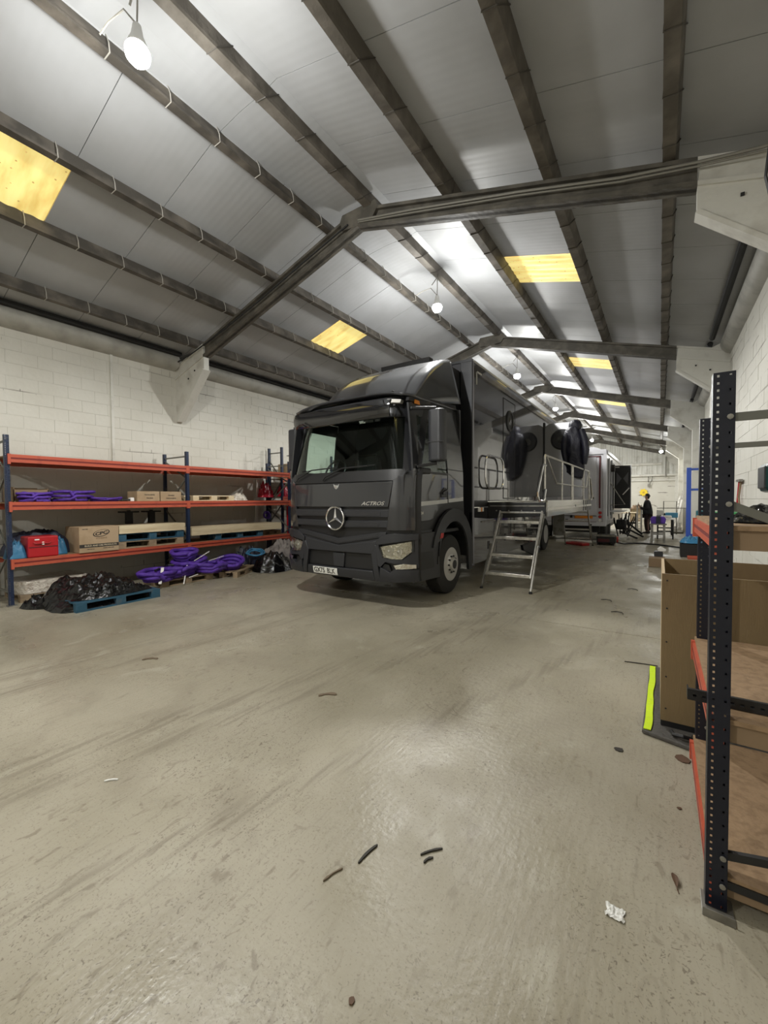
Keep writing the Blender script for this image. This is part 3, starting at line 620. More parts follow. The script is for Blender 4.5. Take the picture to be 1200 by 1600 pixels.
# cab sides, doors, windows
for s in (1, -1):
    ARC = arc(6.40, .50, .72, 0, 180, 14)
    dp = [(5.10, 1.28), (5.60, 1.28), (5.70, 1.30), (5.80, 1.36), (6.0, 1.48), (6.23, 1.55), (6.24, 2.02), (5.10, 2.02)]
    SP('cab_side', [(5.09, 1.12), (5.95, 1.12)]+[(6.40+.80*math.cos(a), .50+.80*math.sin(a)) for a in [PI*(1-i/10*1.0) for i in range(2, 11)] if .5+.8*math.sin(a) > .9]+[(6.93, .95), (6.93, 3.18), (5.3, 3.18), (5.12, 3.1)][:0]+[(6.93, 2.02), (5.10, 2.02)], m_black, -.03, .03, s=s)
    d = SP('door', dp, m_paint, .0, .03, s=s, bevel=.005)
    SP('cab_corner', [(6.26, 1.55), (6.90, 1.59), (6.90, 3.16), (6.26, 3.14)], m_paint, 0, .03, s=s, bevel=.004)
    # window frame pieces around the glass
    SP('door_pillar', [(5.10, 2.02), (5.26, 2.02), (5.36, 2.90), (5.28, 3.05), (5.16, 3.02)], m_paint, 0, .03, s=s)
    SP('door_header', [(5.28, 2.87), (6.24, 2.87), (6.24, 3.05), (5.28, 3.03)], m_paint, 0, .03, s=s)
    SP('roof_side', [(5.16, 3.05), (6.24, 3.06), (6.90, 3.17), (6.90, 3.30), (6.2, 3.24), (5.5, 3.17), (5.2, 3.11)], m_black, .006, .05, s=s)
    gl = SP('side_window', [(5.24, 2.02), (6.24, 2.02), (6.24, 2.88), (5.34, 2.88)], m_ws, -.012, .006, s=s)
    SP('inner_door_frame', [(5.22, 2.0), (6.26, 2.0), (6.26, 2.93), (6.20, 2.93), (6.20, 2.16), (6.14, 2.11), (5.46, 2.11), (5.42, 2.16), (5.46, 2.80), (5.50, 2.84), (6.20, 2.84), (6.20, 2.93), (5.34, 2.93)], m_cabin, -.03, .02, s=s)
    SP('window_seal', [(5.20, 2.00), (6.24, 2.00), (6.24, 2.035), (5.24, 2.035)], m_black, .006, .02, s=s)
    SP('silver_stripe', [(5.12, 1.50), (6.23, 1.545), (6.23, 1.605), (5.12, 1.565)], m_silver, .006, .006, s=s)
    SP('silver_stripe', [(6.27, 1.55), (6.88, 1.575), (6.88, 1.64), (6.27, 1.61)], m_silver, .006, .006, s=s)
    hd = SP('door_handle', [(5.98, 1.64), (6.20, 1.64), (6.19, 1.79), (6.10, 1.80), (5.98, 1.72)], m_black, .012, .02, s=s, bevel=.006)
    MB().bar(side(s)(6.0, 1.70, .03), side(s)(6.18, 1.76, .03), .02, .03).build('handle_grip', m_trim, hd)
    # mudguard over the front wheel
    r0, r1 = .60, .83
    og = [(6.43+r1*math.cos(a), .62+r1*1.0*math.sin(a)) for a in [PI*.97-PI*.86*i/14 for i in range(15)]]
    ig = [(6.43+r0*math.cos(a), .60+r0*1.06*math.sin(a)) for a in [PI*.95-PI*.98*i/14 for i in range(15)]]
    og = [(min(p[0], 7.2), p[1]) for p in og if p[1] > .8]
    pl = [(5.88, .95)]+og+[(7.2, 1.36), (7.2, .32), (7.06, .32)]+ig[::-1]
    SP('mudguard', pl, m_trim, .045, .05, s=s, step=.2, bevel=.01)
    MB().grid(lambda u, v, s=s: (TX+s*(.78+.5*v), 6.42+.60*math.cos(PI*(1-u)), .58+.66*math.sin(PI*u)), 20, 1).build('wheel_arch_liner', m_black, tk, solid=.02)
    for zz in (.46, .80, 1.12): MB().box(min(TX+s*1.05, TX+s*1.24), max(TX+s*1.05, TX+s*1.24), 5.2, 5.7, zz-.02, zz+.02).build('cab_step', m_trim, tk)
# model number beside the door
put_text('number_lettering', '1824', .062, lambda a, b, c: (TX+1.25+.008+c, 5.30+a, 1.40+b), m_label, tk, shear=.15, sx=1.25, bold=.001)
# cab roof, back wall, interior
MB().grid(lambda u, v: (TX+(u*2-1)*1.15, 5.16+1.74*v, 3.13+.10*(1-(2*u-1)**4)+.07*v), 14, 8).build('cab_roof', m_paint, tk, smooth=60, solid=.03)
MB().box(TX-1.2, TX+1.2, 6.86, 6.9, .95, 3.2).build('cab_rear_wall', m_black, tk)
MB().box(TX-1.2, TX+1.2, 5.15, 6.86, 1.05, 1.10).build('cab_floor', m_cabin, tk)
ds = MB().prism([(5.0, 1.3), (5.0, 1.95), (5.08, 2.03), (5.45, 2.05), (5.55, 1.95), (5.45, 1.3)], 'x', TX-1.15, TX+1.15).build('dashboard', m_cabin, tk, bevel=.02)
sw = MB().tube([(TX-.62+.22*math.cos(2*PI*k/24), 5.58+.10*math.sin(2*PI*k/24), 2.12+.20*math.sin(2*PI*k/24)) for k in range(24)], .017, 8, closed=True)
for a in (0, 120, 240): a = math.radians(a+90); sw.bar((TX-.62, 5.58, 2.12), (TX-.62+.22*math.cos(a), 5.58+.1*math.sin(a), 2.12+.2*math.sin(a)), .04, .015)
sw.lathe([(.06, -.02), (.06, .02), (0, .03)], (TX-.62, 5.58, 2.12), 'y', 16); sw.tube([(TX-.62, 5.6, 2.1), (TX-.62, 5.45, 1.9)], .03)
sw.build('steering_wheel', m_black, tk, smooth=1)
for x in (-.62, .62):
    st = MB().prism([(6.0, 1.45), (6.55, 1.42), (6.62, 1.6), (6.70, 2.25), (6.62, 2.5), (6.52, 2.5), (6.5, 2.2), (6.45, 1.62), (6.02, 1.60)], 'x', TX+x-.25, TX+x+.25).build('seat', m_cabin, tk, bevel=.04)
# door mirrors
for s in (1, -1):
    xa, xb = sorted((TX+s*1.33, TX+s*1.60)); yy = 5.42
    mh = MB().prism([(xa+.02, yy-.05), (xa+.06, yy-.09), (xb-.05, yy-.09), (xb, yy-.03), (xb, yy+.08), (xa, yy+.08)], 'z', 2.16, 2.92).build('door_mirror', m_trim, tk, bevel=.03)
    MB().box(xa+.02, xb-.02, yy+.075, yy+.09, 2.42, 2.88).build('mirror_glass', m_chrome, mh)
    MB().box(xa+.02, xb-.02, yy+.075, yy+.09, 2.2, 2.37).build('mirror_glass', m_chrome, mh)
    MB().box(xa+.005, xb+.004, yy-.095, yy-.05, 2.435, 2.445).build('mirror_joint', m_black, mh)
    for zz in (2.14, 2.94):
        MB().bar(side(s)(5.20, zz-.06 if zz < 2.5 else zz, 0), ((xa+xb)/2, yy, zz), .05, .045).build('mirror_arm', m_black, mh, bevel=.012)
    MB().bar(side(s)(5.22, 2.03, .0), side(s)(5.50, 2.03, .06), .06, .09).build('arm_foot', m_black, mh, bevel=.02)
# roof spoiler
def fsec(u, v):
    y = 5.56+1.38*v; zt = lerp([(5.56, 3.20), (5.62, 3.27), (5.72, 3.38), (5.86, 3.52), (6.05, 3.70), (6.3, 3.88), (6.65, 4.07), (6.95, 4.17)], y); zb = 3.12+.20*v
    wb = 1.03+.15*v; wt = 1.0; r = min(.10, (zt-zb)*.4)
    pts = [(-wb, zb), (-(wb+wt)/2, (zb+zt-r)/2)] + [(-wt+r-r*math.cos(a), zt-r+r*math.sin(a)) for a in (.0, .4, .8, 1.2)] + [(-wt*.5, zt+.02), (0, zt+.03)]
    pts = pts+[(-x, z) for x, z in pts[:-1][::-1]]
    i = u*(len(pts)-1); k = min(int(i), len(pts)-2); f = i-k
    x = pts[k][0]*(1-f)+pts[k+1][0]*f; z = pts[k][1]*(1-f)+pts[k+1][1]*f
    return (TX+x, y, z)
MB().grid(fsec, 28, 20).build('roof_spoiler', m_paint, tk, smooth=45, solid=.02)
MB().prism([(5.50, 3.21), (5.50, 3.30), (5.56, 3.36), (5.62, 3.36), (5.62, 3.21)], 'x', TX-.36, TX+.62).build('spoiler_slot', m_black, tk, bevel=.01)
MB().box(TX-.55, TX+.55, 6.95, 7.1, 4.22, 4.30).build('spoiler_lip', m_black, tk)
MB().tube([(TX-.2, 5.42, 3.20), (TX-.22, 5.36, 3.30), (TX-.32, 5.34, 3.31)], .018).build('air_horn', m_black, tk)
# chassis and wheels
MB().box(TX-.45, TX+.45, 5.2, 15.0, .62, .92).build('chassis', m_black, tk)
for y in (6.40, 13.42):
    MB().tube([(TX-1.0, y, .5), (TX+1.0, y, .5)], .09).build('axle', m_black, tk)
    for s in (1, -1):
        w = .30 if y < 10 else .56; xo = TX+s*1.235
        wd = MB().lathe([(.28, 0), (.30, .01), (.40, .004), (.455, .012), (.49, .035), (.50, .06), (.50, w-.06), (.49, w-.03), (.42, w), (.28, w)], (xo, y, .502) if s < 0 else (xo-w, y, .502), 'x', 48, False)
        wh = wd.build('wheel', m_rubber, tk, smooth=1)
        tb = MB()
        for k in range(60):
            a = 2*PI*k/60; M3 = Matrix.Rotation(-a, 3, 'X')
            for q in (-.3, 0, .3): tb.obox((xo-s*(w/2)+q*w*.8, y+.4985*math.sin(a)*1.0, .502+.4985*math.cos(a)), (.06, .036, .008), M3)
        tag(tb.build('tyre_tread', m_rubber, wh), kind='stuff')
        e = -s  # inward direction
        if y < 10: pr = [(.285, 0), (.27, .012), (.262, .052), (.205, .050), (.172, .0), (.12, -.022), (.112, -.05), (.10, -.062), (0, -.066)]
        else: pr = [(.285, 0), (.27, .012), (.26, .14), (.18, .15), (.12, .14), (.10, .05), (0, .045)]
        MB().lathe([(r, e*h) for r, h in pr], (xo+s*.004, y, .502), 'x', 40).build('rim', m_rimm, wh, smooth=30)
        if y < 10:
            for k in range(10):
                a = 2*PI*(k+.5)/10
                MB().lathe([(.024, 0), (.024, .014*s), (0, .014*s)], (xo-s*.050, y+.232*math.cos(a), .502+.232*math.sin(a)), 'x', 10).build('hand_hole', m_black, wh)
            for k in range(10):
                a = 2*PI*k/10; MB().lathe([(.014, 0), (.014, .026*s), (.009, .032*s), (0, .032*s)], (xo+s*.014, y+.14*math.cos(a), .502+.14*math.sin(a)), 'x', 8).build('wheel_nut', m_trim, wh)
            MB().lathe([(.075, .062*s), (.075, .069*s), (0, .071*s)], (xo+s*.004, y, .502), 'x', 24).build('hub_cap', m_black, wh)
# box body
BX0, BX1, BY0, BY1 = TX-1.26, TX+1.25, 7.34, 15.1
bd = MB().prism([(BX0, 1.56), (BX1, 1.56), (BX1, 4.20), (BX0, 4.20)], 'y', BY0+.02, BY1).build('box_body', m_side, tk)
MB().prism([(BX0, 4.20), (BX1, 4.20), (BX1-.01, 4.245), (BX0+.01, 4.245)], 'y', BY0, BY1).build('box_roof', m_paint, tk)
MB().box(BX1-.025, BX1+.012, BY0+.05, BY1, 4.185, 4.225).build('roof_edge_trim', m_silver, tk)
MB().box(BX0-.012, BX0+.025, BY0, BY1, 4.185, 4.225).build('roof_edge_trim', m_silver, tk)
MB().box(BX1-.24, BX1, BY0-.005, BY0+.03, .38, 4.2).build('box_front_edge', m_paint, tk, bevel=.01)
MB().prism([(BX1-.02, BY0), (BX1+.01, BY0+.03), (BX1+.01, BY0+.06), (BX1-.02, BY0+.05)], 'z', .34, 4.2).build('corner_trim', mat('corner_trim_grey', (.25, .25, .28), .3, .4), tk)
MB().box(BX0, BX0+.24, BY0-.005, BY0+.03, .38, 4.2).build('box_front_edge', m_paint, tk, bevel=.01)
MB().box(TX-1.0, TX+1.0, BY0-.35, BY0, 3.55, 4.05).build('headboard_unit', m_black, tk, bevel=.02)
for s in (1, -1):
    xs = BX1 if s > 0 else BX0
    def bxs(y0, y1, z0, z1, o0, o1): 
        a, b = sorted((xs+s*o0, xs+s*o1)); return MB().box(a, b, y0, y1, z0, z1)
    bxs(BY0+.06, 12.55, .36, 1.44, -.03, 0).build('side_skirt', m_side, tk, bevel=.008)
    bxs(14.3, BY1, .36, 1.44, -.03, 0).build('side_skirt', m_side, tk)
    bxs(BY0+.06, 15.0, 1.45, 1.55, -.05, -.01).build('sill_rail', m_black, tk)
    for y in (7.62, 10.2): 
        bxs(y, y+.28, 1.36, 1.44, .0, .012).build('side_marker_lamp', m_label, tk)
        bxs(y+.13, y+.19, 1.36, 1.44, .0, .016).build('amber_marker', m_amber, tk)
    for y, z in ((8.15, .58), (9.25, .66)): bxs(y, y+.12, z, z+.16, -.005, .005).build('skirt_vent', m_black, tk)
    bxs(8.7, 8.71, .36, 1.44, -.01, .003).build('skirt_joint', m_dark, tk); bxs(10.9, 10.91, .36, 1.44, -.01, .003).build('skirt_joint', m_dark, tk)
    bxs(7.8, 8.6, 1.14, 1.17, .0, .02).build('grab_bar', m_galv, tk)
# upper awning rail and its bracket, side door outline and porthole
bxm = lambda y0, y1, z0, z1, o0=-.004, o1=.005: MB().box(BX1+o0, BX1+o1, y0, y1, z0, z1)
bxm(9.0, 13.1, 3.985, 4.0).build('panel_joint', m_dark, tk)
bxm(7.52, 7.80, 4.03, 4.06, 0, .01).build('corner_bracket', m_silver, tk); bxm(7.52, 7.56, 3.80, 4.06, 0, .01).build('corner_bracket', m_silver, tk)
dl = root_part = None
sd = bxm(9.17, 10.03, 1.63, 3.86, -.004, .004).build('side_door', m_side, tk)
for y0, y1, z0, z1 in ((9.15, 9.17, 1.61, 3.88), (10.03, 10.05, 1.61, 3.88), (9.15, 10.05, 3.86, 3.88), (9.15, 10.05, 1.61, 1.63)): bxm(y0, y1, z0, z1, -.004, .007).build('door_seal', m_dark, sd)
def porthole(c, axis, r, e, parent):
    q = MB().lathe([(r*1.0, .0), (r*1.28, .0), (r*1.30, e*.012), (r*1.2, e*.03), (r*1.02, e*.028), (r, e*.01)], c, axis, 40).build('porthole_ring', m_black, parent, smooth=50)
    MB().lathe([(r*1.02, e*.008), (r*.5, e*.010), (0, e*.011)], c, axis, 40).build('porthole_glass', mat('porthole_glass', (.02, .022, .02), .02, coat=1, spec=1), q, smooth=1)
porthole((BX1+.004, 9.62, 3.42), 'x', .19, 1, sd)
# grab loop on the body side, left of the door
def rrect(cy, cz, w, h, r, x):
    pts = []
    for sy, sz, a0 in ((1, 1, 0), (-1, 1, 90), (-1, -1, 180), (1, -1, 270)):
        for p in arc(cy+sy*(w/2-r), cz+sz*(h/2-r), r, a0, a0+90, 5): pts.append((x, p[0], p[1]))
    return pts
gl = MB().tube(rrect(8.40, 2.16, 1.12, .66, .22, BX1+.07), .021, 8, closed=True)
gl.build('grab_loop', m_chrome, tk, smooth=1)
for y, z in ((8.40, 2.49), (8.40, 1.83)): MB().tube([(BX1, y, z), (BX1+.07, y, z)], .016, 6).build('loop_fixing', m_chrome, tk)
# open porthole door standing square to the side
od = MB().prism([(BX1+.02, 1.66), (BX1+1.06, 1.66), (BX1+1.06, 3.74), (BX1+.96, 3.86), (BX1+.16, 3.86), (BX1+.05, 3.80), (BX1+.02, 3.68)], 'y', 13.06, 13.13).build('open_door', mat('door_grey_satin', (.24, .24, .25), .24, .6, coat=.6), tk, bevel=.01)
MB().prism([(BX1+.0, 1.6), (BX1+.022, 1.6), (BX1+.022, 3.9), (BX1+.0, 3.9)], 'y', 13.02, 13.16).build('door_hinge', m_dark, od)
porthole((BX1+.50, 13.055, 3.36), 'y', .235, -1, od)
# folded-down side panel forming the platform
pf = MB().box(BX1, -1.80, 8.22, 14.16, 1.49, 1.55).build('platform_deck', m_galv, tk)
MB().box(BX1+.02, -1.84, 8.3, 14.1, 1.30, 1.49).build('platform_frame', m_black, pf)
mp = mat('fascia_satin', (.42, .41, .39), .14, .75, var=((.3, .29, .27), 1.2, .4, .7))
fa = MB().box(-1.80, -1.77, 8.20, 14.16, 1.26, 1.57).build('platform_side_panel', mp, tk)
MB().box(-1.771, -1.763, 8.20, 14.16, 1.38, 1.43).build('panel_stripe', m_label, fa)
for y in (12.6, 13.0): MB().box(-1.771, -1.762, y, y+.12, 1.27, 1.56).build('panel_band', m_trim, fa)
MB().box(-1.771, -1.764, 13.3, 14.1, 1.27, 1.56).build('dark_panel', m_trim, fa)
MB().lathe([(.03, 0), (.03, .012), (0, .014)], (-1.77, 11.3, 1.42), 'x', 12).build('panel_latch', m_black, fa)
ff = MB().prism([(BX1-.0, 1.53), (-1.80, 1.53), (-1.80, 1.27), (BX1, 1.20)], 'y', 8.17, 8.22).build('platform_end_panel', m_black, tk, bevel=.006)
MB().box(BX1+.05, -1.82, 8.155, 8.17, 1.455, 1.475).build('end_strip', m_galv, ff)
for x in (-2.75, -2.5, -2.25, -2.0): MB().lathe([(.014, 0), (.014, -.012), (0, -.015)], (x, 8.17, 1.37), 'y', 10).build('rivet', m_galv, ff)
MB().box(-2.90, -2.55, 14.2, 14.25, .42, 1.25).build('stowed_panel', m_galv, tk)
MB().prism([(10.65, .42), (12.5, .42), (12.5, .03), (11.9, .03), (10.75, .28)], 'x', -2.96, -2.90).build('underside_flap', m_black, tk)
# guard rail
RX = -1.83
gr = MB().tube([(RX, 8.23, 1.55), (RX, 8.23, 2.40), (RX, 8.27, 2.44), (RX, 14.08, 2.44), (RX, 14.13, 2.40), (RX, 14.13, 1.55)], .022, 8).build('guard_rail', m_alu, tk, smooth=1)
for y in (9.9, 11.13, 11.30, 13.05): MB().tube([(RX, y, 1.55), (RX, y, 2.43)], .019, 6).build('rail_post', m_alu, gr, smooth=1)
MB().tube([(RX, 8.42, 2.42), (RX, 9.32, 1.93), (RX, 13.55, 1.93), (RX, 14.0, 2.42)], .017, 6).build('mid_rail', m_alu, gr, smooth=1)
for sgn, y0 in ((1, 8.2), (-1, 14.16)):
    f = lambda a, z: (RX+.01, y0+sgn*a, z)
    MB().tube([f(.03, 2.24), f(-.12, 2.24), f(-.20, 2.20), f(-.52, 1.80), f(-.58, 1.72), f(-.57, 1.65), f(-.48, 1.57), f(-.16, 1.56), f(-.08, 1.6), f(.03, 1.78)], .028, 8).build('hand_loop', m_chrome if sgn > 0 else m_alu, gr, smooth=1)
# ------------------------------------------------ steps to the platform
def steps(label):
    t = root('access_steps', label, 'steps', (0, 0, 0), 'aluminium access steps at the platform ends')
    for i, k in enumerate((.10, .16, .375, .60, .83)):
        if i == 0: MB().tube([(-.40, -k*1.05+.06, 1.34), (.40, -k*1.05+.06, 1.34)], .02, 6).build('top_bar', m_alu, t); continue
        y, z = .0-k, 1.40-1.35*k
        b = MB().box(-.375, .375, y-.02, y+.20, z-.028, z); b.box(-.375, .375, y-.03, y-.01, z-.05, z+.004)
        b.build('tread', m_alu, t, bevel=.004)
    for s in (-1, 1):
        MB().bar((s*.395, -.04, 1.36), (s*.395, -.88, .22), .03, .075, (0,0,1)).build('stringer', m_alu, t, bevel=.006)
        MB().bar((s*.43, -.50, .76), (s*.43, -1.0, .03), .025, .04).build('adjustable_leg', m_galv, t)
        MB().lathe([(.03, 0), (.03, .03), (.015, .04)], (s*.43, -1.01, 0), 'z', 10).build('foot', m_black, t)
        MB().bar((s*.40, .08, 1.30), (s*.40, -.72, .30), .025, .035).build('rear_brace', m_galv, t)
        MB().lathe([(.02, -.03), (.02, .03)], (s*.43, -.5, .74), 'x', 8).build('clamp_knob', m_black, t)
    return t
st = steps('aluminium four-tread steps up to the near end of the truck platform')
st.location = (-2.22, 8.06, 0)
copy_tree(st, (-2.30, 14.42, 0), PI)['label'] = 'aluminium steps at the far end of the platform, behind the other set'
# jacket hanging on the open door
JX, JY = -2.06, 12.98
def jack(u, v):
    z = 3.68-1.38*v; a = 2*PI*u
    w = lerp([(0, .13), (.06, .20), (.15, .25), (.55, .27), (.85, .28), (1, .24)], v); d = .11+.05*math.sin(v*3)
    n = noise.noise(Vector((math.cos(a)*1.5, math.sin(a)*1.5, v*5)))*.04 + .016*math.sin(a*7+v*3)*v+.022*noise.noise(Vector((math.cos(a)*4, math.sin(a)*4, v*14)))
    z -= .18*v*max(0, -math.cos(a))*0 + .12*v*math.cos(a*1.0+.6)
    return (JX-.03+(w*.86+n)*math.cos(a)+.03*v, JY-.02+(d+n)*math.sin(a), z)
jb = MB().grid(jack, 40, 26, True)
jk = jb.build('hanging_jacket', m_jacket, None, smooth=70, base=(JX, JY, 2.3)); tag(jk, 'dark hooded padded jacket hung over the open porthole door', 'jacket')
jk.modifiers.new('solid', 'SOLIDIFY').thickness = .015
MB().grid(lambda u, v: (JX+.0+(.165+.012*math.sin(5*2*PI*u))*math.cos(2*PI*u)*math.sin(PI*(v*.85+.02))**.6, JY+.13*math.sin(2*PI*u)*math.sin(PI*(v*.85+.02))**.6, 3.72+.16*math.cos(PI*(v*.85+.02))+.012*math.sin(2*PI*u*3)), 30, 14, True).build('hood', m_jacket, jk, smooth=70)
for s in (-1, 1):
    MB().tube([(JX+s*.17, JY, 3.58), (JX+s*.26, JY-.05, 3.30), (JX+s*.29+.02, JY-.08, 2.98), (JX+s*.25+.03, JY-.06, 2.70), (JX+s*.24+.03, JY-.05, 2.58)], [.09, .10, .09, .075, .06], 12).build('sleeve', m_jacket, jk, smooth=70)
# ------------------------------------------------ racking
def upright(x, y, z0, z1, m, parent, face=(0, -1), w=.062, dep=.06, holes=((.014, 1), (.047, 2)), pitch=.0267, hs=.0072):
    """open folded section with real punched holes; face = outward direction of the web"""
    b = MB(); n = Vector((face[0], face[1], 0)); u = Vector((-n.y, n.x, 0))
    def P(a, d, z): return tuple(Vector((x, y, 0))+u*(a-w/2)-n*d+Vector((0, 0, z)))
    us = [0]
    for a, _ in holes: us += [a-hs/2, a+hs/2]
    us.append(w); rows = int((z1-z0)/pitch)
    for r in range(rows):
        za, zb = z0+r*pitch, z0+(r+1)*pitch; zc = za+pitch/2-hs/2*1.25; zd = za+pitch/2+hs/2*1.25
        for i in range(len(us)-1):
            hole = i % 2 == 1 and r % holes[i//2][1] == 0
            if hole: segs = ((za, zc), (zd, zb))
            else: segs = ((za, zb),)
            for p, q in segs: b.add([P(us[i], 0, p), P(us[i+1], 0, p), P(us[i+1], 0, q), P(us[i], 0, q)], [(0,1,2,3)])
    zt = z0+rows*pitch
    for a, e in ((0, .012), (w, w-.012)):
        b.add([P(a, 0, z0), P(a, dep, z0), P(a, dep, zt), P(a, 0, zt)], [(0,1,2,3)])
        b.add([P(a, dep, z0), P(e, dep, z0), P(e, dep, zt), P(a, dep, zt)], [(0,1,2,3)])
    return b.build('upright', m, parent, solid=.0022)
def plain_post(x, y, z0, z1, m, parent, w=.06):
    b = MB().box(x-w/2, x+w/2, y-w/2, y-w/2+.004, z0, z1); b.box(x-w/2, x-w/2+.004, y-w/2, y+w/2, z0, z1); b.box(x+w/2-.004, x+w/2, y-w/2, y+w/2, z0, z1)
    return b.build('upright', m, parent)
def beam_y(x, ya, yb, z0, z1, parent, s=1):
    """box beam along y with a stepped groove and end connectors, outer face towards s"""
    h = z1-z0; t = .035
    pl = [(x-s*t, z0), (x, z0), (x, z0+h*.38), (x-s*.010, z0+h*.46), (x-s*.010, z0+h*.54), (x, z0+h*.62), (x, z1), (x-s*t, z1)]
    o = MB().prism(pl, 'y', ya+.03, yb-.03).build('beam', m_orange, parent)
    MB().box(min(x-s*.0095, x+s*.001), max(x-s*.0095, x+s*.001), ya+.03, yb-.03, z0+h*.40, z0+h*.60).build('beam_groove', m_groove, o)
    for y in (ya+.03, yb-.03):
        MB().box(min(x+s*.006, x-s*.04), max(x+s*.006, x-s*.04), y-.03 if y == ya+.03 else y-.006, y+.006 if y == ya+.03 else y+.03, z0-.03, z1+.005).build('end_connector', m_orange, o)
    return o
XF, XBK = -8.30, -9.22
rk = root('pallet_rack', 'long orange and navy racking with three beam levels against the left wall', 'rack', (XF, 2, 0))
LV = ((.60, .72), (1.49, 1.615), (2.23, 2.355)); PY = (1.99, 4.88, 7.77)
for i, y in enumerate(PY):
    if i == 0: upright(XF-.03, y, .01, 2.66, m_blue, rk, face=(1, 0), w=.06, hs=.008)
    else: plain_post(XF-.035, y, .01, 2.66, m_blue, rk)
    plain_post(XBK, y, .01, 2.66, m_blue, rk)
    for x in (XF-.035, XBK): MB().box(x-.06, x+.06, y-.06, y+.06, 0, .01).build('base_plate', m_galv, rk)
    zz = [.25, 2.55]; MB().bar((XF-.06, y, 2.56), (XBK, y, 2.56), .02, .03).build('brace', m_greybrace, rk); MB().bar((XF-.06, y, .2), (XBK, y, .2), .02, .03).build('brace', m_greybrace, rk)
    for a, b in ((.25, .85), (1.42, .85), (1.46, 2.1), (2.5, 2.1)): MB().bar((XBK, y, a), (XF-.06, y, b), .02, .03).build('brace', m_greybrace, rk)
for z0, z1 in LV:
    for a, b in zip(PY, PY[1:]):
        beam_y(XF+.005, a, b, z0, z1, rk); beam_y(XBK-.02, a, b, z0, z1, rk, -1)
        MB().box(XBK+.02, XF-.035, a+.035, b-.035, z1-.022, z1-.002).build('shelf_board', m_chip, rk)
r2 = root('pallet_rack', 'taller racking beyond the long rack, mostly hidden by the truck', 'rack', (-8.75, 7.95, 0))
for y in (7.92, 10.6):
    plain_post(-8.78, y, .01, 3.10, m_blue, r2); plain_post(-9.3, y, .01, 3.10, m_blue, r2)
    for a, b in ((2.95, 2.95), (2.75, 2.2), (1.6, 2.15), (1.0, 1.5)): MB().bar((-9.3, y, a), (-8.8, y, b), .02, .03).build('brace', m_greybrace, r2)
for z0, z1 in ((2.13, 2.23), (1.62, 1.72), (.55, .65)):
    beam_y(-8.745, 7.92, 10.6, z0, z1, r2); MB().box(-9.3, -8.79, 7.96, 10.56, z1-.02, z1-.002).build('shelf_board', m_chip, r2)
r3 = root('rack_upright_frame', 'tall grey punched upright at the left edge of the photo', 'rack', (-8.3, 1.86, 0))
upright(-8.28, 1.80, .01, 2.98, m_galv, r3, face=(1, 0), w=.085, hs=.012, pitch=.05); plain_post(-9.2, 1.80, .01, 2.98, m_galv, r3)
MB().bar((-9.2, 1.80, 2.4), (-8.33, 1.80, 2.4), .02, .03).build('brace', m_blue, r3); MB().bar((-9.2, 1.80, 1.5), (-8.33, 1.80, 1.5), .03, .06).build('brace', m_black, r3)
# generic goods
def carton(name, x0, x1, y0, y1, z0, z1, label, group=None, m=m_card, cat='box', texts=(), flaps=False):
    t = root(name, label, cat, ((x0+x1)/2, (y0+y1)/2, z0), group)
    MB().box(x0, x1, y0, y1, z0, z1).build('carton_body', m, t, bevel=.006)
    MB().box(x0+.004, x1+.002, (y0+y1)/2-.025, (y0+y1)/2+.025, z1-.001, z1+.0015).build('tape', m_cardd, t)
    for tx, sz, dy, dz, mm in texts: put_text('print', tx, sz, lambda a, b, c, dy=dy, dz=dz: (x1+.0012+c, (y0+y1)/2+dy+a, z0+dz+b), mm, t, ext=.0006, bold=.001)
    return t
def pallet(x0, x1, y0, y1, z0, m, label, group, nb=5, h=.144, along='y', cat='pallet', mb_=None):
    """boards run along y, blocks under them, thin runners below"""
    t = root('pallet', label, cat, ((x0+x1)/2, (y0+y1)/2, z0), group); W_ = x1-x0; bw_ = W_/nb*.80; hb = h-.044
    for i in range(nb):
        xa = x0+i*(W_-bw_)/(nb-1); MB().box(xa, xa+bw_, y0, y1, z0+h-.022, z0+h).build('deck_board', m, t)
    for i in range(3):
        xa = x0+i*(W_-.10)/2
        MB().box(xa, xa+.10, y0, y1, z0, z0+.02).build('runner', m, t)
        for k in range(3):
            ya = y0+k*(y1-y0-.14)/2; MB().box(xa, xa+.10, ya, ya+.14, z0+.02, z0+h-.022).build('block', mb_ or m, t, bevel=.004)
    return t
def heap(name, c, sx, sy, h, m, label, cat, sc=3, amp=.3, power=2.5, seed=0, nu=72, nv=26, tilt=0, kind=None):
    cx, cy, cz = c
    def f(u, v):
        a = 2*PI*u; r = (v)**.9; e = (abs(math.cos(a))**power+abs(math.sin(a))**power)**(-1/power)
        x = math.cos(a)*r*e; y = math.sin(a)*r*e
        q = Vector((x*sc+seed, y*sc*sy/sx, seed*1.7))
        n = noise.noise(q)*.6+abs(noise.noise(q*2.3))*.5+noise.noise(q*5)*.16
        z = h*(max(0, 1-r**4))*(1-amp*.5+amp*n*1.6)+tilt*x*h*(1-r**4)
        k = 1+.10*noise.noise(Vector((a*2, seed, 0)))+.05*noise.noise(Vector((math.cos(a)*6, math.sin(a)*6, seed)))
        return (cx+x*sx/2*k, cy+y*sy/2*k, cz+max(.004, z))
    o = MB().grid(f, nu, nv, True).build(name, m, smooth=70, base=(cx, cy, cz)); return tag(o, label, cat)
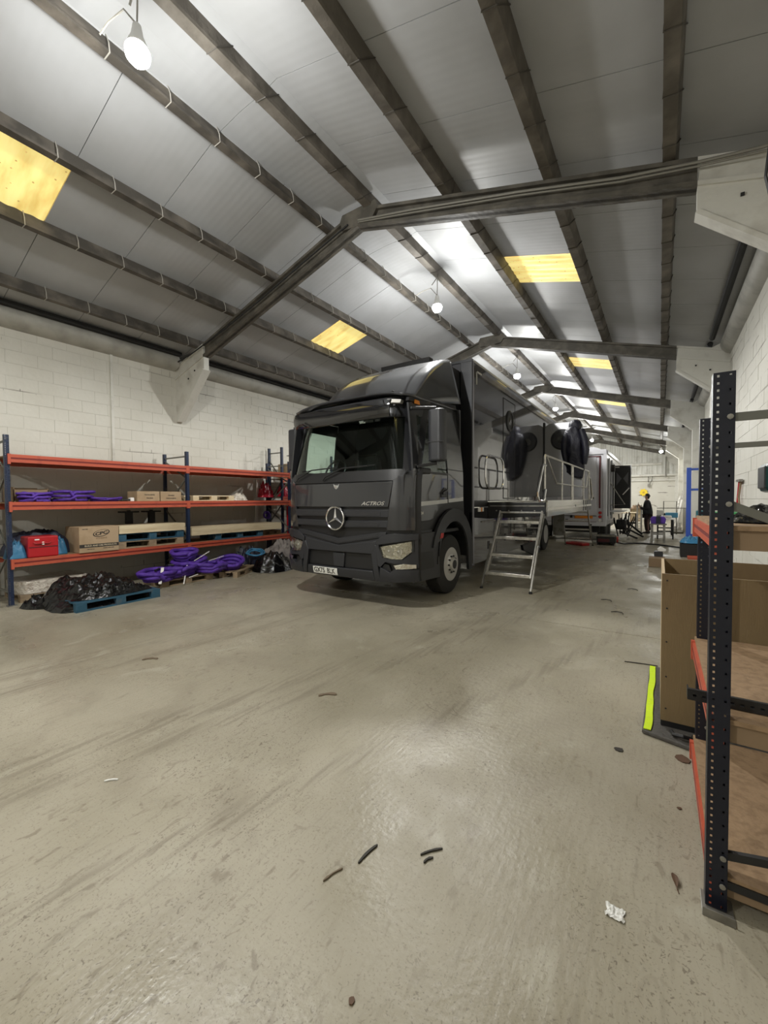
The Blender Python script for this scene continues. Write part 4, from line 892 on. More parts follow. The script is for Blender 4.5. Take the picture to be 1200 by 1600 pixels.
def coil(name, c, R_, r, turns, label, m, cat='strap', group=None, flat=.35, tilt=(0, 0), wob=.12, seed=0, sq=1.0):
    rr = random.Random(seed); pts = []; N = 22*turns
    T = Matrix.Rotation(tilt[0], 3, 'X') @ Matrix.Rotation(tilt[1], 3, 'Y')
    for i in range(N):
        a = 2*PI*i/22; k = i/N; w = 1+wob*noise.noise(Vector((math.cos(a), math.sin(a), k*turns*.9+seed)))*2
        z = r+ (i//22 % 3)*r*1.6*flat*2+ .02*noise.noise(Vector((a, seed, 3)))
        rad = R_*(.68+.32*((i//22*7) % 5)/4)*w
        pts.append(Vector(c)+T@Vector((rad*math.cos(a)*sq, rad*math.sin(a), z)))
    o = MB().tube(pts, r, 6).build(name, m, smooth=70, base=c); return tag(o, label, cat, group)
m_cl = m_purple
# middle level
Z2, Z1_ = 1.615, .722
tr_ = root('cardboard_tray', 'open cardboard tray at the left end of the middle shelf', 'box', (-8.8, 2.3, Z2))
for a in ((-9.05, -8.50, 2.10, 2.55, Z2, Z2+.01), (-9.05, -9.04, 2.10, 2.55, Z2, Z2+.24), (-9.04, -8.52, 2.10, 2.11, Z2, Z2+.24), (-9.04, -8.52, 2.54, 2.55, Z2, Z2+.22), (-8.53, -8.52, 2.10, 2.55, Z2, Z2+.20)): MB().box(*a).build('tray_wall', m_cardd, tr_)
coil('strap_coil', (-8.42, 2.34, Z2), .22, .022, 7, 'thick purple strap coil in front of the cardboard tray on the middle shelf', m_cl, flat=.8, seed=1, sq=.5)
coil('strap_coil', (-8.56, 2.88, Z2+.006), .30, .024, 8, 'tallest purple strap coil in the middle of the shelf', m_cl, flat=.9, seed=2, sq=.75)
coil('strap_coil', (-8.52, 3.40, Z2), .26, .018, 4, 'flat purple strap coil beside the two small cartons', m_cl, flat=.35, seed=3, sq=.8)
tag(MB().tube([(-8.36, 3.60, Z2+.02), (-8.36, 3.72, Z2+.03), (-8.40, 3.80, Z2+.02)], .015).build('strap_hook', m_black), 'small black hook lying beside the flat purple coil', 'hook')
tag(MB().box(-8.45, -8.36, 3.76, 3.83, Z2, Z2+.07).build('small_tub', m_label, bevel=.01), 'tiny white tub left of the small cartons', 'tub')
carton('small_carton', -8.75, -8.36, 3.88, 4.31, Z2, Z2+.195, 'left one of the two small brown cartons on the middle shelf', 'small cartons on the middle shelf', texts=(('PACKAGING', .034, .02, .125, m_ink), ('FRAGILE', .034, .02, .06, m_ink)))
carton('small_carton', -8.75, -8.36, 4.33, 4.76, Z2, Z2+.195, 'right one of the two small brown cartons, next to the middle upright', 'small cartons on the middle shelf', texts=(('FRAGILE', .034, .0, .115, m_ink), ('PACKAGING', .036, .0, .055, m_ink)))
pallet(-9.0, -8.36, 5.02, 6.05, Z2, m_board, 'pale wooden pallet lying on the middle shelf', None, 4, .12)
heap('wrap_bundle', (-8.45, 6.24, Z2), .30, .46, .16, m_clear, 'crumpled clear wrap at the end of the pale pallet', 'wrapping', sc=5, amp=.5, seed=5, nu=40, nv=14)
# lower level
rb = root('red_case', 'red plastic case with white label on the bottom shelf', 'case', (-8.42, 2.40, Z1_))
MB().box(-8.66, -8.30, 2.20, 2.60, Z1_, Z1_+.335).build('case_body', m_red, rb, bevel=.02)
MB().box(-8.305, -8.292, 2.21, 2.59, Z1_+.16, Z1_+.172).build('lid_seam', m_maroon, rb)
MB().box(-8.302, -8.296, 2.285, 2.345, Z1_+.275, Z1_+.295).build('label', m_label, rb)
MB().tube([(-8.29, 2.27, Z1_+.24), (-8.275, 2.29, Z1_+.225), (-8.275, 2.47, Z1_+.225), (-8.29, 2.49, Z1_+.24)], .01, 6).build('handle', m_red, rb); MB().box(-8.30, -8.27, 2.375, 2.40, Z1_+.20, Z1_+.245).build('latch', m_label, rb)
heap('duffel_bag', (-8.92, 2.50, Z1_), .55, .95, .42, m_navybag, 'dark navy bag behind the red case', 'bag', sc=2, amp=.2, power=4, seed=7)
heap('blue_sack', (-8.45, 2.08, Z1_), .26, .26, .27, m_bluebag, 'blue sack between the first upright and the red case', 'bag', sc=4, amp=.3, power=4, seed=8, nu=40)
heap('blue_sack', (-8.55, 1.72, Z1_), .3, .36, .24, m_bluebag, 'blue sack at the left edge beyond the first upright', 'bag', sc=4, amp=.4, power=3, seed=12, nu=40)
heap('blue_sack', (-8.62, 2.68, Z1_), .34, .22, .29, m_bluebag, 'blue sack squeezed between the red case and the large carton', 'bag', sc=4, amp=.2, power=5, seed=9, nu=40)
bc = carton('large_carton', -8.86, -8.27, 2.88, 3.50, Z1_, Z1_+.45, 'large brown carton with an oval logo on the bottom shelf', None,
    texts=(('BUILD AND USE PRODUCTS', .040, .02, .115, m_paleink), ('ADHESIVE', .04, .03, .24, m_cardd), ('ONE YEAR', .018, -.22, .41, m_ink), ('THIS WAY UP', .018, -.14, .055, m_ink), ('HANDLE WITH CARE', .018, .14, .06, m_ink)))
MB().box(-8.2704, -8.2693, 2.882, 3.498, Z1_+.085, Z1_+.145).build('dark_band', m_ink, bc)
yc, zc = 3.22, Z1_+.33; ov = MB()
def oval(k, a, dz=0): 
    ca, sa = math.cos(a), math.sin(a); u, v = .135*k*ca, .062*k*sa; return (yc+u*.98, zc+v+u*.16+dz)
n_ = 40; vs = [(-8.2685,)+oval(1, 2*PI*i/n_) for i in range(n_)]+[(-8.2685,)+oval(.87, 2*PI*i/n_, .003) for i in range(n_)]
ov.add(vs, [(i, (i+1) % n_, n_+(i+1) % n_, n_+i) for i in range(n_)]); ov.build('logo_oval', m_ink, bc)
put_text('logo_letters', 'CPC', .075, lambda a, b, c: (-8.268+c, yc+a, zc-.004+b+a*.16), m_ink, bc, ext=.0005, sx=1.35, bold=.003)
pallet(-9.0, -8.34, 3.52, 4.78, Z1_, m_wood, 'bare wood pallet at the bottom of the stack beside the large carton', None, 4, .14)
pallet(-9.0, -8.33, 3.52, 4.78, Z1_+.141, m_bluew, 'blue painted pallet under the pale boards beside the large carton', None, 4, .145)
def boards(y0, y1, z0, z1, x0, x1, label, n=3):
    t = root('board_stack', label, 'timber', ((x0+x1)/2, (y0+y1)/2, z0)); h = (z1-z0)/n
    for i in range(n): MB().box(x0, x1-.004*rnd.random(), y0+.01*rnd.random(), y1-.015*rnd.random(), z0+i*h, z0+(i+1)*h-.0015).build('board', m_board, t)
boards(3.52, 4.80, Z1_+.287, Z1_+.435, -9.0, -8.30, 'stack of pale boards left of the middle upright', 4)
pallet(-9.0, -8.36, 5.55, 6.88, Z1_, m_bluew, 'blue pallet under the long pale boards', None, 4, .145)
MB_ = pallet(-9.1, -8.5, 6.95, 7.6, Z1_, m_wood, 'low wooden pallet at the right end of the bottom shelf', None, 3, .10)
boards(4.94, 7.45, Z1_+.147, Z1_+.315, -9.0, -8.30, 'long stack of pale boards right of the middle upright', 4)
for y, l in ((4.05, 'left'), (4.5, 'right')):
    t = root('pedestal_base', l+' black pedestal base upside down behind the pale boards', 'stand', (-9.08, y, Z1_+.44))
    MB().lathe([(.035, 0), (.035, .18), (.05, .19), (.02, .2)], (-9.1, y, Z1_+.0), 'z', 12).build('column', m_black, t) if False else MB().box(-9.13, -9.05, y-.06, y+.06, Z1_+.0, Z1_+.66).build('column', m_black, t)
    MB().box(-9.18, -9.02, y-.17, y+.17, Z1_+.66, Z1_+.69).build('foot_plate', m_black, t)
    MB().box(-9.12, -9.08, y-.03, y+.03, Z1_+.69, Z1_+.71).build('boss', m_black, t)
pk = MB().prism([(7.42, .02), (7.50, .02), (7.60, 2.2), (7.53, 2.2)], 'x', -9.40, -9.37).build('leaning_plank', m_label); tag(pk, 'white plank leaning on the wall behind the end of the rack', 'plank')
# floor goods on the left
cw = pallet(-9.25, -8.45, 2.12, 3.05, 0, m_wood, 'pale pallet under the clear-wrapped load in the left corner', None, 5, .12)
wl = MB().grid(lambda u, v: (-8.84+(.40+.012*noise.noise(Vector((u*30, v*6, 2))))*math.copysign(abs(math.cos(2*PI*u))**.35, math.cos(2*PI*u))*(1-.25*max(0, v-.75)*4), 2.60+(.50+.02*noise.noise(Vector((u*30, v*6, 5))))*math.copysign(abs(math.sin(2*PI*u))**.35, math.sin(2*PI*u))*(1-.25*max(0, v-.75)*4), .125+.20*min(1, v*1.35)+.02*noise.noise(Vector((u*12, v*4, 0)))*v), 64, 12, True)
vs_ = len(wl.v); wl.f.append(tuple(i*13+12 for i in range(64))); tag(wl.build('wrapped_load', m_clear, smooth=60), 'flat load in shiny clear wrap on the floor at far left', 'wrapping')
bp_ = pallet(-7.72, -6.96, 2.36, 3.56, 0, m_bluew, 'blue pallet half covered by black film', None, 5, .14, mb_=m_bluew)
heap('black_film', (-7.60, 2.88, .0), 1.22, 1.42, .36, m_film, 'crumpled shiny black film heaped over the blue pallet', 'wrapping', sc=2.6, amp=.4, power=4, seed=21, nu=110, nv=40, tilt=-.35)
heap('black_film', (-8.0, 2.25, 0), .75, .50, .14, m_film, 'torn end of black film trailing on the floor', 'wrapping', sc=6, amp=.8, power=1.6, seed=23, nu=50, nv=18)
heap('black_film', (-7.18, 2.95, .141), .36, 1.15, .13, m_film, 'strip of black film lying along the front of the blue pallet', 'wrapping', sc=6, amp=.8, power=2, seed=29, nu=50, nv=18)
pallet(-8.35, -7.66, 3.95, 5.0, 0, m_wood, 'bare wood pallet under the near purple slings', None, 5, .12)
p2 = pallet(-.35, .35, -.5, .5, 0, m_wood, 'crooked wooden pallet under the far purple slings', None, 5, .12); p2.location = (-7.85, 5.60, 0); p2.rotation_euler = (0, 0, .5)
for i, (x, y, z, R_, tl, lb) in enumerate([(-7.80, 3.95, .12, .30, (0, .05), 'purple sling coil nearest the black film'), (-7.85, 4.38, .13, .34, (0, -.06), 'purple sling coil in the middle of the near pallet'),
    (-8.05, 4.75, .22, .30, (.1, .1), 'purple sling coil stacked behind the white rods'), (-8.10, 4.66, .40, .25, (.05, .12), 'purple sling ring on top of the whole pile'),
    (-7.75, 4.95, .14, .33, (-.1, .05), 'purple sling coil over the gap between the two pallets'), (-7.78, 5.50, .15, .27, (.12, .35), 'round purple sling ring tipped up at the right end of the pile')]):
    coil('sling_coil', (x, y, z), R_, .042, 5 if i not in (3, 5) else 3, lb, m_purple, cat='sling', flat=.5, tilt=tl, seed=30+i, wob=.2 if i not in (3, 5) else .05, sq=.85)
for i, (a, b, l) in enumerate([((-7.55, 3.86, .1), (-7.75, 4.02, .36), 'wide pale strap end hanging over the near corner of the purple pile'), ((-7.50, 4.28, .03), (-7.75, 4.50, .34), 'thin white rod leaning on the front of the purple pile'),
    ((-7.9, 4.55, .30), (-7.85, 5.05, .55), 'white tube lying up the top of the purple pile'), ((-7.7, 4.95, .38), (-7.8, 5.35, .42), 'short white strap between the top ring and the right ring'), ((-7.55, 4.42, .13), (-7.58, 4.62, .16), 'small white tag strip on the front of the near pallet')]):
    q = MB().bar(a, b, .05 if i == 0 else .018, .012).build('strap_end', m_label); tag(q, l, 'strap')
tag(MB().tube([(-7.9, 3.95, .3), (-8.1, 4.3, .34), (-7.95, 4.6, .33)], .02).build('ratchet_strap', m_black), 'black ratchet strap across the back of the purple pile', 'strap')
heap('bin_bag', (-7.45, 6.42, 0), .85, .95, .40, m_film, 'full black bin bag right of the purple slings', 'bag', sc=2.6, amp=.35, power=2.4, seed=41, nu=80, nv=30)
heap('bin_bag', (-8.3, 6.35, 0), .6, .75, .46, m_navybag, 'limp dark bag behind the black bin bag', 'bag', sc=3, amp=.5, power=2.2, seed=43)
coil('blue_strap_coil', (-7.75, 6.15, .38), .20, .016, 3, 'blue strap lying on the black bag', m_bluebag, seed=51, flat=.3, tilt=(.2, .2))
pallet(-8.4, -7.35, 6.95, 8.0, 0, m_darkw, 'dark blue pallet beneath the grey blankets', None, 5, .15)
heap('blanket_pile', (-7.95, 7.35, .15), 1.05, 1.35, .44, m_grey, 'rumpled grey removal blankets heaped by the truck nose', 'blanket', sc=2.4, amp=.45, power=2.6, seed=61, nu=90, nv=32)
carton('carton', -9.2, -8.80, 8.15, 8.7, 2.24, 2.66, 'open brown carton on top of the farther rack', None)
heap('red_bag', (-8.93, 8.08, 1.722), .30, .30, .36, m_redbag, 'glossy red bag right of the second upright on the farther rack', 'bag', sc=4, amp=.3, power=4, seed=71, nu=40)
heap('red_bag', (-9.1, 7.6, 1.70), .30, .42, .40, m_redbag, 'glossy red bag seen between the two rack uprights', 'bag', sc=4, amp=.4, power=4, seed=73, nu=40)
tag(MB().box(-9.0, -8.8, 8.35, 8.7, 1.722, 1.84).build('black_tray', m_black, bevel=.01), 'black tray beside the glossy red bag', 'tray')
rd = MB().prism([(-8.70, .02), (-8.30, .02), (-8.26, 1.40), (-8.34, 1.46), (-8.70, 1.46)], 'y', 7.98, 8.5).build('red_bin', m_red, bevel=.03); tag(rd, 'tall dark red bin behind the end of the long rack', 'bin')
tag(MB().prism([(8.1, .72), (8.75, .72), (8.75, 1.0), (8.5, 1.12), (8.3, 1.0)], 'x', -8.35, -8.2).build('red_tarp', m_red, bevel=.02), 'bright red cover showing right beside the truck nose', 'cover') if False else None
coil('strap_coil', (-9.05, 7.55, 1.20), .1, .018, 4, 'small purple coil hanging behind the end of the rack', m_purple, seed=77, tilt=(0, 1.3))
# ------------------------------------------------ near right rack
nr = root('shelving_rack', 'near navy and orange shelving rack cut by the right edge', 'rack', (.2, 2.0, 0))
posts = ((.196, 1.985), (.228, 3.08))
for (x, y) in posts:
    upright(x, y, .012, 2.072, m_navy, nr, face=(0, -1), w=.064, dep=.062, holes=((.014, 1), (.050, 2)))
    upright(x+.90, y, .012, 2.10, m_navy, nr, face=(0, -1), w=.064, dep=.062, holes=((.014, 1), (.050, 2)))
    bp_ = MB().box(x-.045, x+.055, y-.045, y+.075, 0, .008); bp_.box(x-.045, x+.055, y-.047, y-.043, 0, .035); bp_.build('base_plate', m_galv, nr, bevel=.002)
    for za, zb, inv in ((1.90, 1.90, 0), (1.575, 1.15, 0), (.11, .11, 0), (.22, .42, 0)):
        xa, xb = x+.02, x+.9
        MB().bar((xa, y+.022, za), (xb, y+.022, zb), .018, .03).build('brace', m_greybrace if za > 1.5 else m_black, nr)
        MB().lathe([(.010, -.004), (.010, -.009), (0, -.010)], (x+.018, y, za), 'y', 8).build('bolt', m_galv, nr)
for z0, z1 in ((1.40, 1.475), (.66, .735), (.05, .12)):
    o = beam_y(.172, 1.985, 3.08, z0, z1, nr, -1)
    beam_y(1.12, 1.985, 3.08, z0, z1, nr, 1)
    MB().box(.185, 1.10, 1.975+.03, 3.12, z1, z1+.018).build('shelf_board', m_chip, nr)
    MB().box(.21, 1.10, 2.02, 2.06, z0, z1).build('shelf_batten', m_cardd, nr)
ar = root('loose_strut', 'loose black punched strut lying across the middle shelf', 'strut', (.5, 2.13, .755))
b = MB(); L0, L1 = .105, 1.05
for i in range(int((L1-L0)/.03)):
    xa = L0+i*.03
    b.add([(xa, 2.11, .757), (xa+.03, 2.11, .757), (xa+.03, 2.11, .772), (xa, 2.11, .772)], [(0,1,2,3)])
    b.add([(xa, 2.11, .782), (xa+.03, 2.11, .782), (xa+.03, 2.11, .80), (xa, 2.11, .80)], [(0,1,2,3)])
    b.add([(xa, 2.11, .772), (xa+.018, 2.11, .772), (xa+.018, 2.11, .782), (xa, 2.11, .782)], [(0,1,2,3)])
b.add([(L0, 2.11, .757), (L1, 2.11, .757), (L1, 2.16, .757), (L0, 2.16, .757)], [(0,1,2,3)]); b.add([(L0, 2.11, .80), (L1, 2.11, .80), (L1, 2.125, .80), (L0, 2.125, .80)], [(0,1,2,3)]); b.add([(L0, 2.16, .757), (L1, 2.16, .757), (L1, 2.16, .785), (L0, 2.16, .785)], [(0,1,2,3)])
b.build('punched_channel', m_black, ar, solid=.0025)
MB().box(L0-.001, L0+.004, 2.11, 2.16, .757, .80).build('end_plate', m_black, ar)
heap('folded_garment', (.50, 2.35, 1.494), .52, .40, .075, m_film, 'black garment lying on the upper shelf of the near rack', 'cloth', sc=4, amp=.5, power=3, seed=81, nu=60, nv=20)
tag(MB().box(.26, .36, 2.75, 3.0, 1.494, 1.52).build('green_pad', m_green, bevel=.006), 'green pad at the far end of the upper shelf of the near rack', 'pad')
# plywood crate on a flat trolley
cr = root('plywood_crate', 'open plywood crate behind the near rack', 'crate', (.6, 3.8, .06))
c0, c1, d0, d1, t_, zb, zt = .018, 1.12, 3.36, 4.22, .018, .075, 1.085
MB().box(c0, c1, d0, d0+t_, zb, zt).build('side_panel', m_ply, cr); MB().box(c0, c1, d1-t_, d1, zb, zt).build('side_panel', m_ply, cr)
MB().box(c0, c0+t_, d0+t_, d1-t_, zb, zt).build('end_panel', m_plyin, cr); MB().box(c1-t_, c1, d0+t_, d1-t_, zb, zt).build('end_panel', m_ply, cr)
MB().box(c0+t_, c1-t_, d0+t_, d1-t_, zb, zb+t_).build('base_panel', m_ply, cr)
for z in (.16, .38, .62, .85, 1.04): MB().lathe([(.006, 0), (.006, -.002), (0, -.003)], (c0+.03, d0, z), 'y', 6).build('screw', m_dark, cr)
mt = root('floor_mat', 'grey rubber mat with a hi-vis yellow edge strip under the plywood crate', 'mat', (.05, 3.9, 0))
MB().prism([(-.085, 3.24), (.20, 3.16), (.95, 3.13), (.95, 4.6), (-.062, 4.53), (-.07, 3.9)], 'z', .004, .03).build('mat_sheet', m_mat, mt, bevel=.006)
ys = [3.25+1.25*i/24 for i in range(25)]
st_ = MB(); vsL = []
for i, y in enumerate(ys):
    w0 = -.073+.012*noise.noise(Vector((y*3, 1, 0)))+.012*(y-3.25); wd_ = .042+.008*noise.noise(Vector((y*4, 7, 0)))
    z = .036+.006*abs(noise.noise(Vector((y*9, 2, 0)))); vsL += [(w0, y, z), (w0+wd_, y, z)]
st_.add(vsL, [(2*i, 2*i+1, 2*i+3, 2*i+2) for i in range(24)]); st_.build('hi_vis_strip', m_hiviz, mt, solid=.005)
MB().box(.02, 1.12, 3.37, 4.2, .03, .072).build('trolley_deck', m_black, mt, bevel=.005)
lh = MB().tube([(.08, 3.30, .04), (.09, 3.24, .05), (.14, 3.22, .06), (.19, 3.24, .05), (.2, 3.3, .04)], .012, 8); lh.build('loop_handle', m_black, mt)
# things on the right wall and floor beyond the crate
wbx = root('wall_heater', 'dark green rounded case on the right wall at the photo edge', 'heater', (1.1, 7.6, 1.7))
MB().box(1.06, 1.22, 6.62, 7.14, 1.66, 2.03).build('case', mat('dark_green_case', (.008, .035, .032), .35), wbx, bevel=.06); MB().box(1.045, 1.07, 6.68, 7.08, 1.71, 1.98).build('front_grille', m_black, wbx, bevel=.01)
tag(MB().tube([(1.17, 6.8, 1.6), (1.15, 6.85, 1.5), (1.16, 6.75, 1.42), (1.18, 6.8, 1.48)], .03, 8).build('red_hose', m_redbag, smooth=60), 'red hose hanging under the dark green case', 'hose')
hk = root('hanging_brush', 'worn broom head and cords hanging on the right wall', 'brush', (1.18, 9.6, 1.2))
MB().tube([(1.19, 9.55, 1.9), (1.17, 9.6, 1.6), (1.18, 9.5, 1.3)], .018, 6).build('cord', m_cardd, hk); MB().box(1.15, 1.2, 9.4, 9.8, 1.88, 1.92).build('hook_rail', m_galv, hk); MB().tube([(1.19, 9.7, 1.9), (1.17, 9.72, 1.5), (1.18, 9.66, 1.25)], .018, 6).build('cord', m_redbag, hk)
bx = carton('brown_carton', -.20, .12, 11.35, 11.75, 0, .20, 'low brown carton on the floor beyond the crate', None, m=m_cardd)
tag(MB().box(-.10, .08, 11.75, 12.0, .0, .32).build('grey_block', m_trim, bevel=.02), 'dark block behind the low brown carton', 'block')
tag(MB().prism([(-.02, .33), (.12, .33), (.14, .36), (.03, .43), (-.03, .38)], 'y', 11.75, 11.95).build('white_packet', m_label), 'white packet on the dark block beyond the crate', 'packet')
tag(MB().prism([(-.45, 11.3), (-.30, 11.25), (-.24, 11.4), (-.36, 11.45)], 'z', .001, .02).build('floor_scrap', m_paper), 'white scrap left of the low brown carton', 'scrap')
# blue steel frame
bf = root('blue_stand', 'bright blue steel stand beyond the near rack', 'stand', (.85, 15.0, 0))
for x, y in ((.68, 14.4), (1.14, 14.4)): MB().box(x-.055, x+.055, y-.04, y+.04, 0, 2.45).build('post', m_bluesteel, bf, bevel=.006)
for z in (2.40, 1.83, .55): MB().box(.70, 1.16, 14.38, 14.42, z-.03, z+.03).build('cross_bar', m_bluesteel, bf)
MB().box(.90, .93, 14.4, 14.44, 1.3, 2.45).build('hanging_bar', m_trim, bf)
MB().bar((.68, 14.0, .03), (.68, 14.9, .03), .08, .06).build('foot', m_bluesteel, bf)
tag(MB().box(.86, 1.10, 14.36, 14.7, 1.02, 1.24).build('teal_crate', m_teal, bevel=.02), 'teal crate on the blue stand', 'crate'); tag(MB().box(.86, 1.10, 14.36, 14.7, .83, 1.02).build('green_crate', m_green, bevel=.02), 'green crate under the teal one on the blue stand', 'crate')
tag(MB().box(.86, 1.10, 14.36, 14.7, .58, .83).build('grey_tub', m_galv, bevel=.02), 'grey tub at the bottom of the blue stand', 'tub')
heap('blue_cloth', (.72, 13.9, .38), .5, .7, .16, m_bluebag, 'dark blue cloth on the black floor crate', 'cloth', sc=5, amp=.6, seed=91, nu=40, nv=14)
bk = root('black_crate', 'black open floor crate at the foot of the blue stand', 'crate', (.75, 13.9, 0))
for a in ((.48, 1.02, 13.6, 13.63, 0, .36), (.48, 1.02, 14.2, 14.23, 0, .36), (.48, .51, 13.63, 14.2, 0, .36), (.99, 1.02, 13.63, 14.2, 0, .36)): MB().box(*a).build('crate_wall', m_black, bk)
MB().box(.51, .99, 13.63, 14.2, 0, .02).build('crate_base', m_black, bk)
tag(MB().box(.62, .86, 13.2, 13.5, 0, .07).build('orange_tray', m_orange, bevel=.01), 'flat orange tray behind the plywood crate', 'tray'); tag(MB().box(.95, 1.15, 12.6, 12.9, 0, .16).build('orange_case', m_orange, bevel=.01), 'orange case beside the flat orange tray', 'case')
# ------------------------------------------------ white trailer beyond the truck
wt = root('white_trailer', 'white box trailer standing nose to tail behind the truck', 'trailer', (-2.85, 20, 0))
X0, X1, Yr = -4.1, -1.60, 16.6
MB().box(X0, X1, Yr+.03, 24.2, .62, 3.30).build('trailer_body', m_trail, wt, bevel=.02)
MB().box(X1-.09, X1+.02, Yr-.02, Yr+.06, .60, 3.36).build('corner_post', m_trail, wt, bevel=.01); MB().box(X0-.02, X0+.09, Yr-.02, Yr+.06, .60, 3.36).build('corner_post', m_trail, wt)
MB().box(X0, X1, Yr-.03, Yr+.06, 3.20, 3.36).build('top_frame', m_trail, wt); MB().box(X0, X1, Yr-.03, Yr+.06, .60, .74).build('bumper_bar', m_trail, wt, bevel=.01)
MB().box(X0+.12, X1-.32, Yr-.0, Yr+.035, .98, 3.12).build('rear_door', m_trail, wt, bevel=.008)
for a in ((X1-.22, X1-.17, 1.25, 3.13), (X0+.5, X1-.17, 3.10, 3.14)): MB().box(a[0], a[1], Yr-.006, Yr+.03, a[2], a[3]).build('door_seal', m_maroon, wt)
MB().box(X0+.12, X1-.3, Yr-.004, Yr+.03, .955, .975).build('joint', m_trim, wt); MB().box(X0+.12, X1-.3, Yr-.004, Yr+.03, .74, .755).build('joint', m_maroon, wt)
MB().box(-2.62, -2.02, Yr-.01, Yr+.03, .98-.11, .98-.01).build('orange_reflector', m_amber, wt)
MB().box(-2.78, -2.70, Yr-.015, Yr+.03, .89, .99).build('latch', m_black, wt); MB().box(-2.95, -2.85, Yr-.015, Yr+.03, .78, .84).build('latch', m_black, wt)
for z, m in ((1.08, m_redlens), (.94, m_redlens), (.81, m_label)):
    MB().lathe([(.055, .0), (.055, -.01), (.045, -.02), (0, -.022)], (X1-.18, Yr+.0, z), 'y', 16).build('tail_lamp', m, wt, smooth=40)
MB().lathe([(.04, 0), (.04, -.03), (0, -.035)], (X1-.42, Yr, 1.62), 'y', 12).build('door_knob', m_black, wt)
aw = MB().prism([(-3.2, 3.36), (-1.75, 3.36), (-1.9, 3.44), (-2.75, 3.62), (-3.2, 3.66)], 'y', Yr, Yr+.5).build('roof_pod', m_trail, wt); MB().prism([(-2.5, 3.44), (-2.1, 3.47), (-2.2, 3.52), (-2.35, 3.50)], 'y', Yr-.01, Yr).build('pod_slot', m_black, aw)
MB().box(X1, X1+.05, Yr+.1, 24.0, 3.22, 3.33).build('roof_rail', m_trail, wt)
MB().box(X0+.3, X1-.25, Yr+.4, 23.8, .34, .60).build('chassis', m_black, wt)
for y in (17.7, 18.8):
    for x in (X1-.35, X0+.05): MB().lathe([(.2, 0), (.36, .0), (.40, .04), (.40, .24), (.36, .28), (.2, .28)], (x, y, .40), 'x', 28).build('trailer_wheel', m_rubber, wt, smooth=1)
MB().box(X1+.0, X1+.012, 17.2, 19.6, .95, 3.05).build('side_opening', m_black, wt)
for y in (17.3, 18.3): MB().box(X1+.01, X1+.06, y, y+.08, .8, 3.1).build('door_frame', m_trail, wt)
MB().lathe([(.14, 0), (.14, .12), (0, .14)], (X1+.05, 17.9, 2.75), 'x', 14).build('side_lamp', m_rubberstrip, wt)
MB().tube([(X1+.03, 17.6, 2.22), (X1+.52, 17.7, 1.37), (X1+.03, 17.6, 1.35)], .022, 6).build('folding_bracket', m_galv, wt)
do = MB().prism([(X1+.02, 1.18), (X1+.60, 1.18), (X1+.60, 2.95), (X1+.02, 2.97)], 'y', 19.6, 19.65).build('open_side_door', m_black, wt, bevel=.01)
gm = mat('door_decal', (.10, .10, .11), .4)
for s in (-1, 1): MB().prism([(X1+.31+s*.21, 2.68), (X1+.31+s*.03, 2.42), (X1+.31+s*.21, 2.14)], 'y', 19.59, 19.6).build('decal', gm, do)
MB().bar((X1+.33, 19.58, 1.75), (X1+.56, 19.58, 2.03), .02, .035).build('door_stay', m_label, do); MB().box(X1+.05, X1+.20, 19.59, 19.6, 2.88, 2.91).build('name_strip', m_label, do)
MB().box(X1+.60, X1+.625, 19.58, 19.66, 1.16, 2.98).build('door_edge', m_trail, do)
MB().box(X1+.02, X1+.5, 17.6, 19.5, 1.08, 1.13).build('fold_down_step', m_trail, wt)
# folded dark stand clutter by the trailer
cs = root('folded_stand', 'dark tangle of folded tripod legs beside the trailer', 'stand', (-1.1, 19.2, 0))
for i in range(14):
    x = -1.45+rnd.random()*.45; y = 18.6+rnd.random()*1.2; MB().tube([(x, y, .04+rnd.random()*.2), (x+rnd.uniform(-.2, .3), y+rnd.uniform(-.4, .4), .75+rnd.random()*.35)], .022, 6).build('leg', m_black, cs)
for a, b in (((-1.3, 18.6, .3), (-.72, 18.9, .02)), ((-1.3, 19.2, .5), (-.55, 19.8, .02)), ((-1.2, 19.6, .7), (-.6, 20.2, .1))): MB().tube([a, b], .04, 6).build('leg', m_black, cs)
MB().box(-1.45, -1.1, 18.8, 19.3, .35, .75).build('hub_block', m_black, cs, bevel=.05)
gn = root('generator', 'small dark red generator on the floor beside the trailer wheel', 'generator', (-1.5, 16.0, 0))
MB().box(-1.80, -1.22, 15.75, 16.25, .06, .36).build('engine_body', m_black, gn, bevel=.04); MB().box(-1.82, -1.20, 15.72, 15.76, .30, .36).build('frame', m_galv, gn); MB().lathe([(.1, 0), (.1, .05), (0, .06)], (-1.20, 15.95, .2), 'x', 14).build('end_cover', m_redlens, gn)
for x in (-1.75, -1.3): MB().box(x-.03, x+.03, 15.8, 16.2, 0, .06).build('foot', m_black, gn)
MB().box(-1.75, -1.4, 15.73, 15.76, .12, .22).build('panel', m_maroon, gn)
def P2(l): return [Vector(p) for p in l]
tag(MB().tube(P2([(-1.22, 16.0, .10), (-1.0, 16.2, .04), (-.75, 16.7, .03), (-.45, 16.75, .03), (-.1, 16.6, .03), (.2, 16.3, .03), (.5, 15.95, .03), (.62, 15.8, .03)]), .026, 8).build('floor_hose', m_black, smooth=60), 'black hose running across the floor from the generator', 'hose')
tag(MB().prism([(-2.75, 15.55), (-2.15, 15.15), (-1.95, 15.35), (-2.5, 15.85)], 'z', 0, .09).build('red_wedge', m_redlens, bevel=.02), 'red and white wedge lying under the far steps', 'wedge')
tag(MB().prism([(-2.72, 15.75), (-1.95, 15.42), (-1.9, 15.52), (-2.68, 15.88)], 'z', .095, .13).build('white_bar', m_label, bevel=.01), 'white bar on the red wedge under the far steps', 'bar')
